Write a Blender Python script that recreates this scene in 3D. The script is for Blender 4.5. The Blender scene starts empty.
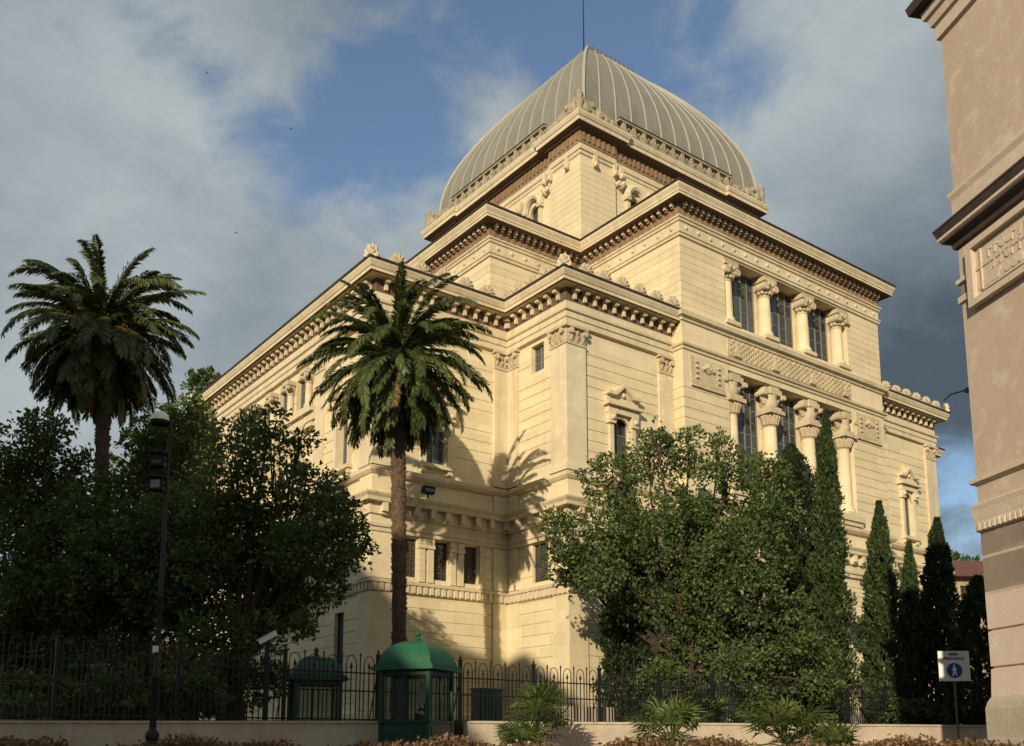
import bpy, bmesh, math, random
import numpy as np
from mathutils import Vector, Matrix

PI = math.pi
C = bpy.context.scene
COL = C.collection
rnd = random.Random(7)
rng = np.random.default_rng(11)

# ------------------------------------------------------------------ camera geometry
F_PX, CY, PITCH, EYE = 964.28, 587.6, 0.159918, 1.6
_c, _s = math.cos(PITCH), math.sin(PITCH)

def ray(px, py):
    X = (px - 512) / F_PX; Zu = -(py - CY) / F_PX
    return Vector((X, _c - Zu * _s, _s + Zu * _c))

def at(px, py, Y):                    # the world point seen at a pixel, Y metres ahead
    r = ray(px, py)
    return Vector((0, 0, EYE)) + r * (Y / r.y)

# ------------------------------------------------------------------ mesh helpers
class MB:
    def __init__(s): s.v = []; s.f = []
    def add(s, vs, fs):
        n = len(s.v); s.v += [tuple(p) for p in vs]; s.f += [tuple(i + n for i in f) for f in fs]
    def box(s, x0, x1, y0, y1, z0, z1, T=None):
        p = [(x0,y0,z0),(x1,y0,z0),(x1,y1,z0),(x0,y1,z0),(x0,y0,z1),(x1,y0,z1),(x1,y1,z1),(x0,y1,z1)]
        if T: p = [T(*q) for q in p]
        s.add(p, [(0,3,2,1),(4,5,6,7),(0,1,5,4),(1,2,6,5),(2,3,7,6),(3,0,4,7)])
    def prism(s, poly, z0, z1, T=None):
        n = len(poly)
        p = [(x,y,z0) for x,y in poly] + [(x,y,z1) for x,y in poly]
        if T: p = [T(*q) for q in p]
        s.add(p, [tuple(range(n-1,-1,-1)), tuple(range(n,2*n))] + [(i,(i+1)%n,n+(i+1)%n,n+i) for i in range(n)])
    def tube(s, pts, rad, n=8, cap=True):
        pts = [Vector(p) for p in pts]
        if not hasattr(rad, '__len__'): rad = [rad] * len(pts)
        vs = []; fs = []; up = None
        for i, p in enumerate(pts):
            d = (pts[min(i+1,len(pts)-1)] - pts[max(i-1,0)])
            if d.length < 1e-9: d = Vector((0,0,1))
            d.normalize()
            if up is None: up = Vector((1,0,0)) if abs(d.x) < .9 else Vector((0,1,0))
            a = d.cross(up).normalized(); b = a.cross(d).normalized(); up = b
            for k in range(n):
                t = 2*PI*k/n
                vs.append(p + (a*math.cos(t) + b*math.sin(t)) * rad[i])
        for i in range(len(pts)-1):
            for k in range(n):
                fs.append((i*n+k, (i+1)*n+k, (i+1)*n+(k+1)%n, i*n+(k+1)%n))
        if cap:
            fs.append(tuple(range(n))); m=(len(pts)-1)*n; fs.append(tuple(range(m+n-1,m-1,-1)))
        s.add(vs, fs)
    def lathe(s, prof, c=(0,0,0), n=16, T=None, a0=0.):
        vs = []; fs = []
        for r, z in prof:
            for k in range(n):
                t = 2*PI*k/n + a0; q = (c[0]+r*math.cos(t), c[1]+r*math.sin(t), c[2]+z)
                vs.append(T(*q) if T else q)
        for i in range(len(prof)-1):
            for k in range(n): fs.append((i*n+k, i*n+(k+1)%n, (i+1)*n+(k+1)%n, (i+1)*n+k))
        fs.append(tuple(range(n-1,-1,-1))); m=(len(prof)-1)*n; fs.append(tuple(range(m,m+n)))
        s.add(vs, fs)
    def ball(s, c, r, n=8, sq=(1,1,1)):
        s.lathe([(max(.001,r*math.sin(PI*i/6))*1, -r*math.cos(PI*i/6)*sq[2]) for i in range(7)], c, n)
    def sweep(s, poly, prof, closed=True):
        # polygon run counter-clockwise, profile of (offset outwards, z); mitred corners
        n = len(poly); m = len(prof); dirs = []
        for i in range(n if closed else n-1):
            a = Vector(poly[i]); b = Vector(poly[(i+1)%n]); dirs.append((b-a).normalized())
        nor = [Vector((d.y,-d.x)) for d in dirs]
        vs = []
        for i in range(n):
            if closed: na, nb = nor[i-1], nor[i]
            else: na, nb = nor[max(0,i-1)], nor[min(i,n-2)]
            k = (na+nb) / (1 + na.dot(nb))
            for o, z in prof: vs.append((poly[i][0]+k.x*o, poly[i][1]+k.y*o, z))
        fs = []
        for i in range(n if closed else n-1):
            j = (i+1)%n
            for q in range(m-1): fs.append((i*m+q, j*m+q, j*m+q+1, i*m+q+1))
        if not closed:
            fs.append(tuple(range(m))); fs.append(tuple(range(n*m-1,(n-1)*m-1,-1)))
        s.add(vs, fs)
    def build(s, name, m, parent=None, smooth=False, fix=False):
        me = bpy.data.meshes.new(name); me.from_pydata(s.v, [], s.f)
        if fix:
            bm = bmesh.new(); bm.from_mesh(me); bmesh.ops.recalc_face_normals(bm, faces=bm.faces); bm.to_mesh(me); bm.free()
        me.materials.append(m); me.update()
        if smooth:
            me.polygons.foreach_set('use_smooth', [True]*len(me.polygons))
            try: me.set_sharp_from_angle(angle=math.radians(smooth if smooth is not True else 40))
            except Exception: pass
        return link(name, me, parent)

def link(name, me, parent=None):
    o = bpy.data.objects.new(name, me); COL.objects.link(o)
    if parent: o.parent = parent
    return o

def tag(o, label, cat, group=None):
    o['label'] = label; o['category'] = cat
    if group: o['group'] = group
    return o
def thing(name, label, cat, loc=(0,0,0), rz=0., group=None):
    o = bpy.data.objects.new(name, None); COL.objects.link(o); o.empty_display_size = .3
    o.location = loc; o.rotation_euler = (0,0,rz)
    return tag(o, label, cat, group)
def struct(o): o['kind'] = 'structure'; return o
def dup(o, parent=None):
    c = o.copy(); COL.objects.link(c)
    if parent: c.parent = parent
    for ch in list(o.children): dup(ch, c)
    return c

# ------------------------------------------------------------------ materials
def newmat(name):
    m = bpy.data.materials.new(name); m.use_nodes = True
    nt = m.node_tree; b = nt.nodes['Principled BSDF']
    return m, nt, b
def N(nt, t, **k):
    n = nt.nodes.new(t)
    for a, v in k.items(): setattr(n, a, v)
    return n
def mixc(nt, fac, a, b, mode='MIX'):
    n = N(nt, 'ShaderNodeMix', data_type='RGBA', blend_type=mode)
    for i, v in ((0, fac), (6, a), (7, b)):
        if hasattr(v, 'is_linked'): nt.links.new(v, n.inputs[i])
        else: n.inputs[i].default_value = (*v, 1) if (i > 0 and len(v) == 3) else v
    return n.outputs[2]
def noise(nt, vec, scale, detail=4, rough=.55, dist=0.):
    n = N(nt, 'ShaderNodeTexNoise'); n.inputs['Scale'].default_value = scale
    n.inputs['Detail'].default_value = detail; n.inputs['Roughness'].default_value = rough
    n.inputs['Distortion'].default_value = dist
    if vec is not None: nt.links.new(vec, n.inputs['Vector'])
    return n.outputs['Fac']
def ramp(nt, fac, stops):
    n = N(nt, 'ShaderNodeValToRGB'); el = n.color_ramp.elements
    while len(el) < len(stops): el.new(.5)
    for e, (p, c) in zip(el, stops): e.position = p; e.color = (*c, 1) if len(c) == 3 else c
    nt.links.new(fac, n.inputs[0]); return n.outputs[0]
def mapping(nt, sc=(1,1,1), kind='Object'):
    t = N(nt, 'ShaderNodeTexCoord'); mp = N(nt, 'ShaderNodeMapping'); mp.inputs['Scale'].default_value = sc
    nt.links.new(t.outputs[kind], mp.inputs[0]); return mp.outputs[0]

def stucco(name, col, dark, light=None, patch=.25, streak=.35, rough=.9, bump=.25, scale=1., dirt=None, blocks=False):
    m, nt, b = newmat(name); co = mapping(nt)
    n1 = noise(nt, co, .35*scale, 6, .6, .4); n2 = noise(nt, co, 2.6*scale, 5, .65)
    st = noise(nt, mapping(nt, (1.6,1.6,.09)), 1.1, 5, .6)
    c = mixc(nt, ramp(nt, n1, [(.35,(0,0,0)),(.7,(patch,)*3)]), col, dark)
    if light: c = mixc(nt, ramp(nt, n2, [(.52,(0,0,0)),(.72,(patch*1.6,)*3)]), c, light)
    c = mixc(nt, ramp(nt, st, [(.5,(0,0,0)),(.8,(streak,)*3)]), c, dark)
    if dirt: c = mixc(nt, ramp(nt, noise(nt, co, 7*scale, 6, .7), [(.55,(0,0,0)),(.75,(.5,)*3)]), c, dirt)
    if blocks:
        sp = N(nt,'ShaderNodeSeparateXYZ'); nt.links.new(co, sp.inputs[0]); ad = N(nt,'ShaderNodeMath',operation='ADD'); nt.links.new(sp.outputs[0],ad.inputs[0]); nt.links.new(sp.outputs[1],ad.inputs[1])
        cb_ = N(nt,'ShaderNodeCombineXYZ'); nt.links.new(ad.outputs[0],cb_.inputs[0]); nt.links.new(sp.outputs[2],cb_.inputs[1])
        bk = N(nt,'ShaderNodeTexBrick'); bk.inputs['Scale'].default_value = 1.; bk.inputs['Mortar Size'].default_value = 0.; bk.inputs['Brick Width'].default_value = 1.5; bk.inputs['Row Height'].default_value = .57
        bk.inputs['Color1'].default_value = (.92,.91,.89,1); bk.inputs['Color2'].default_value = (1.06,1.05,1.04,1); nt.links.new(cb_.outputs[0],bk.inputs[0])
        c = mixc(nt, 1., c, bk.outputs['Color'], 'MULTIPLY')
    nt.links.new(c, b.inputs['Base Color']); b.inputs['Roughness'].default_value = rough
    b.inputs['Specular IOR Level'].default_value = .2
    bp = N(nt, 'ShaderNodeBump'); bp.inputs['Strength'].default_value = bump; bp.inputs['Distance'].default_value = .03
    nt.links.new(noise(nt, co, 14*scale, 6, .7), bp.inputs['Height']); nt.links.new(bp.outputs[0], b.inputs['Normal'])
    return m
def plain(name, col, rough=.6, metal=0., var=.25, scale=6., spec=.4):
    m, nt, b = newmat(name); co = mapping(nt)
    n = noise(nt, co, scale, 5, .6)
    c = mixc(nt, ramp(nt, n, [(.3,(0,0,0)),(.75,(1,1,1))]), tuple(x*(1-var) for x in col), tuple(min(1,x*(1+var)) for x in col))
    nt.links.new(c, b.inputs['Base Color']); b.inputs['Roughness'].default_value = rough
    b.inputs['Metallic'].default_value = metal; b.inputs['Specular IOR Level'].default_value = spec
    return m
def glass_dark(name, col=(.02,.025,.03), rough=.12):
    m, nt, b = newmat(name); co = mapping(nt)
    c = mixc(nt, noise(nt, co, 1.3, 3), tuple(x*.5 for x in col), tuple(x*1.8 for x in col))
    oi = N(nt,'ShaderNodeObjectInfo'); c = mixc(nt, oi.outputs['Random'], c, tuple(x*3.2 for x in (col[0]*1.15,col[1],col[2]*.8)))
    nt.links.new(c, b.inputs['Base Color']); b.inputs['Roughness'].default_value = rough
    bp = N(nt, 'ShaderNodeBump'); bp.inputs['Strength'].default_value = .16
    nt.links.new(noise(nt, co, 2.5, 2), bp.inputs['Height']); nt.links.new(bp.outputs[0], b.inputs['Normal'])
    return m
def leafmat(name, stops, trans=.25, rough=.55, spec=.25):
    m, nt, b = newmat(name)
    g = N(nt, 'ShaderNodeNewGeometry'); co = mapping(nt)
    r = N(nt, 'ShaderNodeMath', operation='MULTIPLY_ADD'); r.inputs[1].default_value = .68
    nt.links.new(g.outputs['Random Per Island'], r.inputs[0])
    q = N(nt, 'ShaderNodeMath', operation='MULTIPLY'); q.inputs[1].default_value = .42
    nt.links.new(noise(nt, co, .9, 5), q.inputs[0]); nt.links.new(q.outputs[0], r.inputs[2])
    c = ramp(nt, r.outputs[0], stops)
    nt.links.new(c, b.inputs['Base Color']); b.inputs['Roughness'].default_value = rough
    b.inputs['Specular IOR Level'].default_value = spec
    t = N(nt, 'ShaderNodeBsdfTranslucent'); nt.links.new(mixc(nt, .5, c, (.25,.3,.04)), t.inputs['Color'])
    mx = N(nt, 'ShaderNodeMixShader'); mx.inputs[0].default_value = trans
    nt.links.new(b.outputs[0], mx.inputs[1]); nt.links.new(t.outputs[0], mx.inputs[2])
    nt.links.new(mx.outputs[0], nt.nodes['Material Output'].inputs['Surface'])
    return m

M = {}
M['cream'] = stucco('cream_stucco', (.70,.60,.385), (.52,.42,.255), (.75,.67,.465), .32, .42, blocks=True, dirt=(.58,.48,.30))
M['trim'] = stucco('cream_trim', (.68,.58,.385), (.38,.29,.18), (.75,.66,.46), .5, .5, bump=.3, dirt=(.45,.35,.22))
M['relief'] = stucco('carved_stone', (.62,.52,.34), (.33,.25,.15), (.70,.60,.41), .6, .4, bump=1., scale=2.2, dirt=(.24,.17,.10))
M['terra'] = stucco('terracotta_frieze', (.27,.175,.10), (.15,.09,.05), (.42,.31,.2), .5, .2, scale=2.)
M['soffit_shade'] = stucco('eave_shade_brown', (.15,.095,.06), (.09,.055,.035), (.22,.15,.10), .5, .2, scale=2.)  # dark brown that puts the eave shade into the colour
M['relief2'] = stucco('sooty_carving', (.43,.37,.25), (.20,.16,.10), (.56,.49,.34), .7, .5, bump=1.2, scale=2.6, dirt=(.12,.09,.055))
M['roofedge'] = plain('dark_roof_edge', (.05,.035,.026), .7)
M['roof'] = plain('lead_roof', (.16,.15,.13), .6)
M['glass'] = glass_dark('dark_glass')
M['glazing'] = plain('window_frame', (.20,.19,.16), .6)
M['grille'] = plain('bronze_grille', (.10,.075,.045), .6, .3)
M['shutter'] = plain('dark_shutter', (.045,.035,.025), .7)
M['bstucco'] = stucco('worn_ochre_stucco', (.53,.415,.315), (.43,.325,.24), (.64,.54,.42), .6, .5, bump=.25, scale=.9, dirt=(.38,.28,.21))
M['btrim'] = stucco('ochre_trim', (.60,.49,.37), (.46,.36,.26), (.70,.61,.49), .5, .4, bump=.4)
M['bdark'] = plain('dark_eave_wood', (.06,.04,.03), .7)
M['brust'] = stucco('ochre_rustication', (.62,.50,.395), (.52,.40,.305), (.68,.585,.48), .5, .3, bump=.4)
M['travertine'] = stucco('travertine', (.45,.38,.29), (.3,.25,.18), (.52,.45,.36), .5, .4, bump=.5)
M['wall'] = stucco('rendered_low_wall', (.54,.445,.32), (.33,.27,.2), (.60,.51,.385), .6, .6, bump=.5, dirt=(.28,.235,.18))
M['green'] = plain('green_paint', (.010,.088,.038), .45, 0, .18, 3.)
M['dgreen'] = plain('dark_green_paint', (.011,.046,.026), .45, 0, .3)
M['iron'] = plain('black_iron', (.018,.016,.015), .55, .4)
M['white'] = plain('white_paint', (.72,.72,.70), .5, 0, .08)
M['grey'] = plain('grey_metal', (.25,.25,.25), .45, .6)
M['dgrey'] = plain('shaded_post_grey', (.10,.10,.095), .6, .5)  # grey darkened to carry the shade the sign post stands in
M['blue'] = plain('sign_blue', (.012,.06,.30), .4, 0, .1)
M['ink'] = plain('sign_black', (.02,.02,.02), .5)
M['lampglass'] = plain('frosted_lamp_dome', (.74,.72,.52), .35, 0, .1)
M['bark'] = stucco('bark', (.075,.052,.034), (.04,.028,.018), (.11,.08,.055), .8, .6, bump=1., scale=3.)
M['tile'] = plain('red_roof_tile', (.13,.055,.036), .8, 0, .4, 4.)
M['hbrick'] = stucco('house_wall', (.42,.32,.2), (.24,.17,.1), (.5,.4,.28), .8, .4, scale=1.5)
M['asphalt'] = plain('asphalt', (.05,.05,.052), .9, 0, .2, 20.)
M['paving'] = plain('stone_paving', (.11,.10,.085), .85, 0, .25, 3.)
M['soil'] = plain('soil', (.085,.062,.04), .95, 0, .4, 3.)
M['lawn'] = plain('garden_ground', (.045,.05,.02), .95, 0, .5, 1.2)
M['orange'] = plain('orange_wall', (.28,.19,.11), .9, 0, .15, .5)
M['bird'] = plain('bird_feather', (.03,.03,.03), .8)
LEAF = [(.15,(.012,.03,.008)),(.4,(.03,.06,.014)),(.65,(.06,.098,.022)),(.9,(.12,.16,.04))]
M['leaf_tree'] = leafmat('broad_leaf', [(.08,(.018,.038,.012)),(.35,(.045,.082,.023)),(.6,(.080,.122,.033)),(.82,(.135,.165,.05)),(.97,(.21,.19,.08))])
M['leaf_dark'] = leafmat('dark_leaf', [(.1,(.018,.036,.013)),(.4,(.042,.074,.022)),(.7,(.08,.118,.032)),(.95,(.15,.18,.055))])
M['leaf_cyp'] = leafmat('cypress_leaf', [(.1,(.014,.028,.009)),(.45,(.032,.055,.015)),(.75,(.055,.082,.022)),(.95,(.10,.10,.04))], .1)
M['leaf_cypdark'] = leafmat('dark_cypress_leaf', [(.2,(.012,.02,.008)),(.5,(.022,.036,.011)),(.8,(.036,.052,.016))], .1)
M['palm'] = leafmat('palm_frond', [(.2,(.028,.044,.013)),(.5,(.060,.084,.023)),(.8,(.125,.142,.04))], .2, .45, .35)
M['palmdry'] = leafmat('dry_frond', [(.2,(.09,.06,.025)),(.5,(.17,.11,.045)),(.8,(.26,.18,.08))], .15)
M['fruit'] = leafmat('orange_fruit', [(.2,(.10,.05,.02)),(.8,(.20,.10,.04))], .05)
M['ptrunk'] = stucco('palm_trunk', (.15,.10,.06), (.06,.04,.025), (.21,.15,.095), .7, .2, bump=1.2, scale=4.)
M['fan'] = leafmat('fan_leaf', [(.2,(.04,.07,.02)),(.5,(.09,.13,.035)),(.85,(.19,.22,.07))], .25)
M['hedge'] = leafmat('hedge_leaf', [(.2,(.05,.035,.016)),(.45,(.10,.06,.03)),(.65,(.19,.10,.055)),(.9,(.30,.19,.11))], .2)

# ------------------------------------------------------------------ the great domed building
PX, PY = 2.7587, 46.0
RZ = PI/2 - 0.92497
syn = thing('domed_synagogue', 'large cream synagogue with columned front and square grey ribbed dome', 'synagogue', (PX,PY,0), RZ)
RS = Matrix.Rotation(RZ, 3, 'Z')
def W(u, v, z): return RS @ Vector((u,v,0)) + Vector((PX,PY,z))

class Face:
    def __init__(s, a, b):
        s.a = Vector(a); s.b = Vector(b); s.t = (s.b-s.a).normalized(); s.n = Vector((s.t.y,-s.t.x)); s.L = (s.b-s.a).length
    def __call__(s, q, d, z): p = s.a + s.t*q + s.n*d; return (p.x,p.y,z)

def grooves(z0, z1, sp, off=0., h=.034, d=.04):
    out = []; z = z0
    while z < z1 - 1e-6:
        out += [(z-h,off),(z,off-d),(z+h,off)]; z += sp
    return out

def wall_face(mb, F, prof, holes=(), e0=0, e1=0, depth=.45):
    zs = list(prof)
    for h in holes:
        for z in h[2:4]:
            if not any(abs(p[0]-z) < 1e-4 for p in zs):
                zs = [p for p in zs if abs(p[0]-z) > .12 or p[1] >= 0]
                zs.append((z,0.)); zs.sort(key=lambda p: p[0])
    S = sorted({0., F.L} | {x for h in holes for x in h[:2]})
    vs = []; idx = {}
    for i, q in enumerate(S):
        for j, (z, o) in enumerate(zs):
            qq = q
            if i == 0: qq = -o*e0
            if i == len(S)-1: qq = F.L + o*e1
            idx[i,j] = len(vs); vs.append(F(qq,o,z))
    fs = []
    for i in range(len(S)-1):
        for j in range(len(zs)-1):
            qc = (S[i]+S[i+1])/2; zc = (zs[j][0]+zs[j+1][0])/2
            if any(h[0] < qc < h[1] and h[2] < zc < h[3] for h in holes): continue
            fs.append((idx[i,j],idx[i+1,j],idx[i+1,j+1],idx[i,j+1]))
    mb.add(vs, fs)
    for h in holes:
        D = h[4] if len(h) > 4 else depth
        q0,q1,z0,z1 = h[:4]
        p = [F(q0,0,z0),F(q1,0,z0),F(q1,0,z1),F(q0,0,z1),F(q0,-D,z0),F(q1,-D,z0),F(q1,-D,z1),F(q0,-D,z1)]
        mb.add(p, [(0,1,5,4),(1,2,6,5),(2,3,7,6),(3,0,4,7)])

def walls(mb, poly, prof, holes={}, own={}):
    n = len(poly)
    for i in range(n):
        F = Face(poly[i], poly[(i+1)%n])
        def conv(k):
            a = Vector(poly[k-1]); b = Vector(poly[k]); c = Vector(poly[(k+1)%n])
            return 1 if (b-a).x*(c-b).y-(b-a).y*(c-b).x > 0 else -1
        wall_face(mb, F, own.get(i, prof), holes.get(i, ()), conv(i), conv((i+1)%n))

T1 = [(0,0),(7.5,0),(7.5,-.91),(26.7,-.91),(26.7,0),(34.2,0),(34.2,4.94),(42.3,4.94),(42.3,29.06),(34.2,29.06),(34.2,34),(0,34),(0,29.06),(-8.12,29.06),(-8.12,4.94),(0,4.94)]
F1 = [Face(T1[i], T1[(i+1)%16]) for i in range(16)]
prof1 = [(1.6,.18),(3.0,.18),(3.06,0)] + grooves(3.45,8.7,.58) + [(8.8,0),(9.3,0)] + grooves(9.95,11.5,.55) + [(11.6,0),(15.3,0)] + grooves(15.55,21.4,.57) + [(21.6,0),(24.6,0)]
profR = [(1.6,.18),(3.0,.18),(3.06,0)] + grooves(3.45,8.7,.58) + [(8.8,0),(9.3,0)] + grooves(9.95,11.5,.55) + [(11.6,0),(15.3,0)] + grooves(15.55,20.8,.57) + [(21.0,0),(24.7,0)]

def H(F_is, lst): return lst
# aedicule window centres on pavilion fronts; (s0,s1,z0,z1)
h_front = [(3.0,4.3,15.45,18.35),(3.0,4.3,9.6,11.55),(3.0,4.3,4.9,7.9)]
h_left = []          # left long side: s = 29.06 - v
LC = [29.06-8.1, 29.06-25.9]
for c in LC: h_left += [(c-.65,c+.65,15.45,18.35),(c-.65,c+.65,9.6,11.55),(c-.5,c+.5,4.4,8.0)]
LOG = [29.06-v for v in (20.6,18.2,15.8,13.4)]
for c in LOG: h_left += [(c-.75,c+.75,19.75,21.95),(c-.5,c+.5,15.45,18.3),(c-.5,c+.5,9.6,11.55)]
h_lfront = [(8.12-6.0-.42,8.12-6.0+.42,9.6,11.55),(8.12-4.17-.42,8.12-4.17+.42,9.6,11.55),(8.12-2.37-.42,8.12-2.37+.42,9.6,11.55),(2.9,4.2,15.45,18.35)]
h_pside = [(2.05,3.1,20.75,22.25),(2.1,3.35,9.6,11.6)]
h_ris = [(3.7,15.6,15.6,22.5,.95)] + [(s-.6,s+.6,9.6,11.55) for s in (2.,5.9,9.6,13.3,17.2)] + [(s-.7,s+.7,3.4,7.8) for s in (5.9,9.6,13.3)]
h_rpav = [(3.2,4.4,15.45,18.6),(3.2,4.4,9.6,11.55)]
mb = MB()
walls(mb, T1, prof1, {0:h_front, 2:h_ris, 4:h_rpav, 13:h_left, 14:h_lfront, 15:h_pside}, {1:profR, 2:profR, 3:profR})
mb.build('lower_wall', M['cream'], syn)

# cornice of the corner pavilions and side arms: an open run that dies into the centre block
CH = T1[4:] + T1[:2]
mb = MB()
mb.sweep(CH, [(0,22.45),(.20,22.5),(.20,22.78),(.26,22.82),(.26,23.1),(.36,23.16),(.38,23.28),(.18,23.34),(.18,24.42),(.84,24.44),(.84,24.60),(.88,24.62),(.98,24.84),(1.0,24.92),(.2,24.95)], False)
for k in range(len(CH)-1):
    F = Face(CH[k], CH[k+1]); n = max(2, int(F.L/.66)); st = F.L/n
    for i in range(n):
        q = st*(i+.5)
        mb.box(q-.10,q+.10,.17,.50,24.18,24.425,F); mb.box(q-.085,q+.085,.17,.33,23.86,24.175,F)
        mb.box(q-.12,q+.12,.44,.55,24.2,24.40,F)
mb.build('main_cornice', M['trim'], syn)
mb = MB(); mb.sweep(CH, [(.185,23.72),(.185,24.433),(.82,24.436)], False); mb.build('soffit_shade_strip', M['soffit_shade'], syn)  # brown strip painting the cornice shade on frieze and underside
mb = MB(); mb.sweep(CH, [(.1,24.952),(1.03,24.952),(1.05,25.06),(.1,25.1)], False); mb.build('roof_edge', M['roofedge'], syn)
# antefixes along that cornice, one shared shell mesh
def shell_mesh():
    m = MB(); n = 9; poly = []
    for i in range(n+1):
        t = PI*i/n; r = .40*(1+.08*math.cos(i*PI)); poly.append((r*math.cos(t), .1+r*1.05*math.sin(t)))
    poly = [(.42,0)] + poly + [(-.42,0)]
    m.prism([(x,z) for x,z in poly], -.10, .10, lambda x,y,z: (x,z,y))
    for i in range(1,n,2):
        t = PI*i/n; m.tube([(0,-.12,.08),(.3*math.cos(t),-.12,.1+.33*math.sin(t))], [.05,.075], 6)
    m.box(-.44,.44,-.14,.14,-.04,.08)
    return m
sm = None
for k in (2,9,10,11,12,13):
    F = Face(CH[k-0], CH[k+1]) if k+1 < len(CH) else None
for k in range(len(CH)-1):
    a, b = CH[k], CH[k+1]
    if (a,b) not in [((26.7,0),(34.2,0)),((-8.12,4.94),(0,4.94)),((0,4.94),(0,0)),((0,0),(7.5,0))]: continue
    F = Face(a,b); n = max(3,int(F.L/1.2)); st = F.L/n
    for i in range(n):
        p = F(st*(i+.5), .86, 25.06)
        if sm is None: o = shell_mesh().build('antefix', M['relief'], syn, False, True); sm = o
        else: o = sm.copy(); COL.objects.link(o)
        o.location = p; o.rotation_euler = (0,0,math.atan2(F.t.y,F.t.x)); o.scale = (rnd.uniform(1.0,1.15),1,rnd.uniform(1.0,1.2))
for cc in ((0,0),(-8.12,4.94),(-8.12,29.06),(34.2,0)):   # bigger corner ones
    o = sm.copy(); COL.objects.link(o); o.name = 'corner_acroterion'
    sx = -1 if cc[0] < 20 else 1; sy = -1 if cc[1] < 20 else 1
    o.location = (cc[0]+.8*sx, cc[1]+.8*sy, 25.06); o.rotation_euler = (0,0,PI/4*(-1 if sx*sy>0 else 1)); o.scale = (.85,1.1,1.25)

# ledge of the centre block and lesser mouldings
RB = [(7.5,0),(7.5,-.91),(26.7,-.91),(26.7,0)]
mb = MB()
mb.sweep(RB, [(0,24.45),(.1,24.5),(.12,24.62),(.3,24.7),(.34,24.86),(.36,24.92),(.2,25.0),(0,25.06)], False)
mb.sweep(RB, [(0,22.82),(.08,22.86),(.1,22.98),(.2,23.04),(.24,23.16),(0,23.24)], False)
mb.build('upper_ledge', M['trim'], syn)
# full circuit courses
mb = MB()
mb.sweep(T1, [(0,14.42),(.18,14.46),(.30,14.6),(.32,14.78),(.16,14.86),(.0,14.92)]); mb.build('sill_course', M['trim'], syn)
mb = MB()
mb.sweep(T1, [(0,11.62),(.16,11.64),(.16,11.82),(.24,11.86),(.26,12.0),(.14,12.04),(.14,12.42),(.24,12.46),(.26,13.0),(.56,13.02),(.58,13.2),(.68,13.34),(.7,13.42),(.0,13.56)])
for i in range(16):
    F = F1[i]
    if F.L < 2: continue
    n = max(2,int(F.L/.85)); st = F.L/n
    for j in range(n):
        q = st*(j+.5); mb.box(q-.14,q+.14,.2,.52,12.56,13.01,F); mb.box(q-.16,q+.16,.2,.36,12.44,12.55,F)
mb.build('bracketed_cornice', M['trim'], syn)
mb = MB()
mb.sweep(T1, [(0,8.72),(.1,8.76),(.1,9.14),(.2,9.18),(.22,9.32),(.0,9.40)])
for i in range(16):
    F = F1[i]
    if F.L < 2: continue
    n = int(F.L/.34); st = F.L/n
    for j in range(n): q = st*(j+.5); mb.box(q-.10,q+.10,.08,.165,8.8,9.15,F)
mb.build('fluted_string_course', M['trim'], syn)

# corner piers and pilasters
def corner_poly(c, t1, t2, w1, w2, d, concave=False):
    c = Vector(c); t1 = Vector(t1); t2 = Vector(t2)
    if concave: n1, n2 = t2, t1; return [c, c+t1*w1, c+t1*w1+n1*d, c+n1*d+n2*d, c+t2*w2+n2*d, c+t2*w2]
    n1, n2 = -t2, -t1
    return [c+n1*d+n2*d, c+t1*w1+n1*d, c+t1*w1, c, c+t2*w2, c+t2*w2+n2*d]
def area(p): return sum(p[i][0]*p[(i+1)%len(p)][1]-p[(i+1)%len(p)][0]*p[i][1] for i in range(len(p)))/2
def leafy(m, F, q0, q1, z0, z1, d):
    # carved leaf band: rows of leaf lobes and two scrolls
    n = max(3,int((q1-q0)/.3))
    for r in range(2):
        zz = z0 + (z1-z0)*(.10+.36*r)
        for i in range(n):
            q = q0+(q1-q0)*(i+.5+.0*r)/n; w = (q1-q0)/n*.42
            p = [F(q-w,d,zz),F(q+w,d,zz),F(q+w*.6,d+.10,zz+(z1-z0)*.34),F(q-w*.6,d+.10,zz+(z1-z0)*.34),F(q,d+.03,zz),F(q,d+.17,zz+(z1-z0)*.36)]
            m.add(p, [(0,4,5,3),(4,1,2,5),(3,5,2)])
    for q in (q0+.1,q1-.1):
        m.lathe([(.02,-.1),(.15,-.09),(.15,.09),(.02,.1)], (0,0,0), 10, lambda x,y,z,q=q: F(q+x, d+.1+z, z1-.2+y))
def pilaster(F, q0, q1, z0=14.9, zc=21.45, zt=22.48, d=.14):
    m = MB(); m.box(q0,q1,-.05,d,z0,zc,F); m.box(q0-.06,q1+.06,-.05,d+.1,z0,z0+.28,F); m.box(q0-.03,q1+.03,-.05,d+.06,z0+.28,z0+.42,F)
    # raised inner panel of the shaft
    m.box(q0+.16,q1-.16,d,d+.03,z0+.7,zc-.25,F)
    o = m.build('pilaster', M['trim'], syn)
    k = MB(); k.box(q0-.03,q1+.03,-.05,d+.05,zc,zc+.1,F); k.box(q0-.0,q1+.0,-.05,d,zc+.1,zt-.16,F); k.box(q0-.1,q1+.1,-.05,d+.17,zt-.16,zt,F)
    leafy(k, F, q0, q1, zc+.08, zt-.14, d)
    k.build('capital', M['relief'], o); return o
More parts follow.
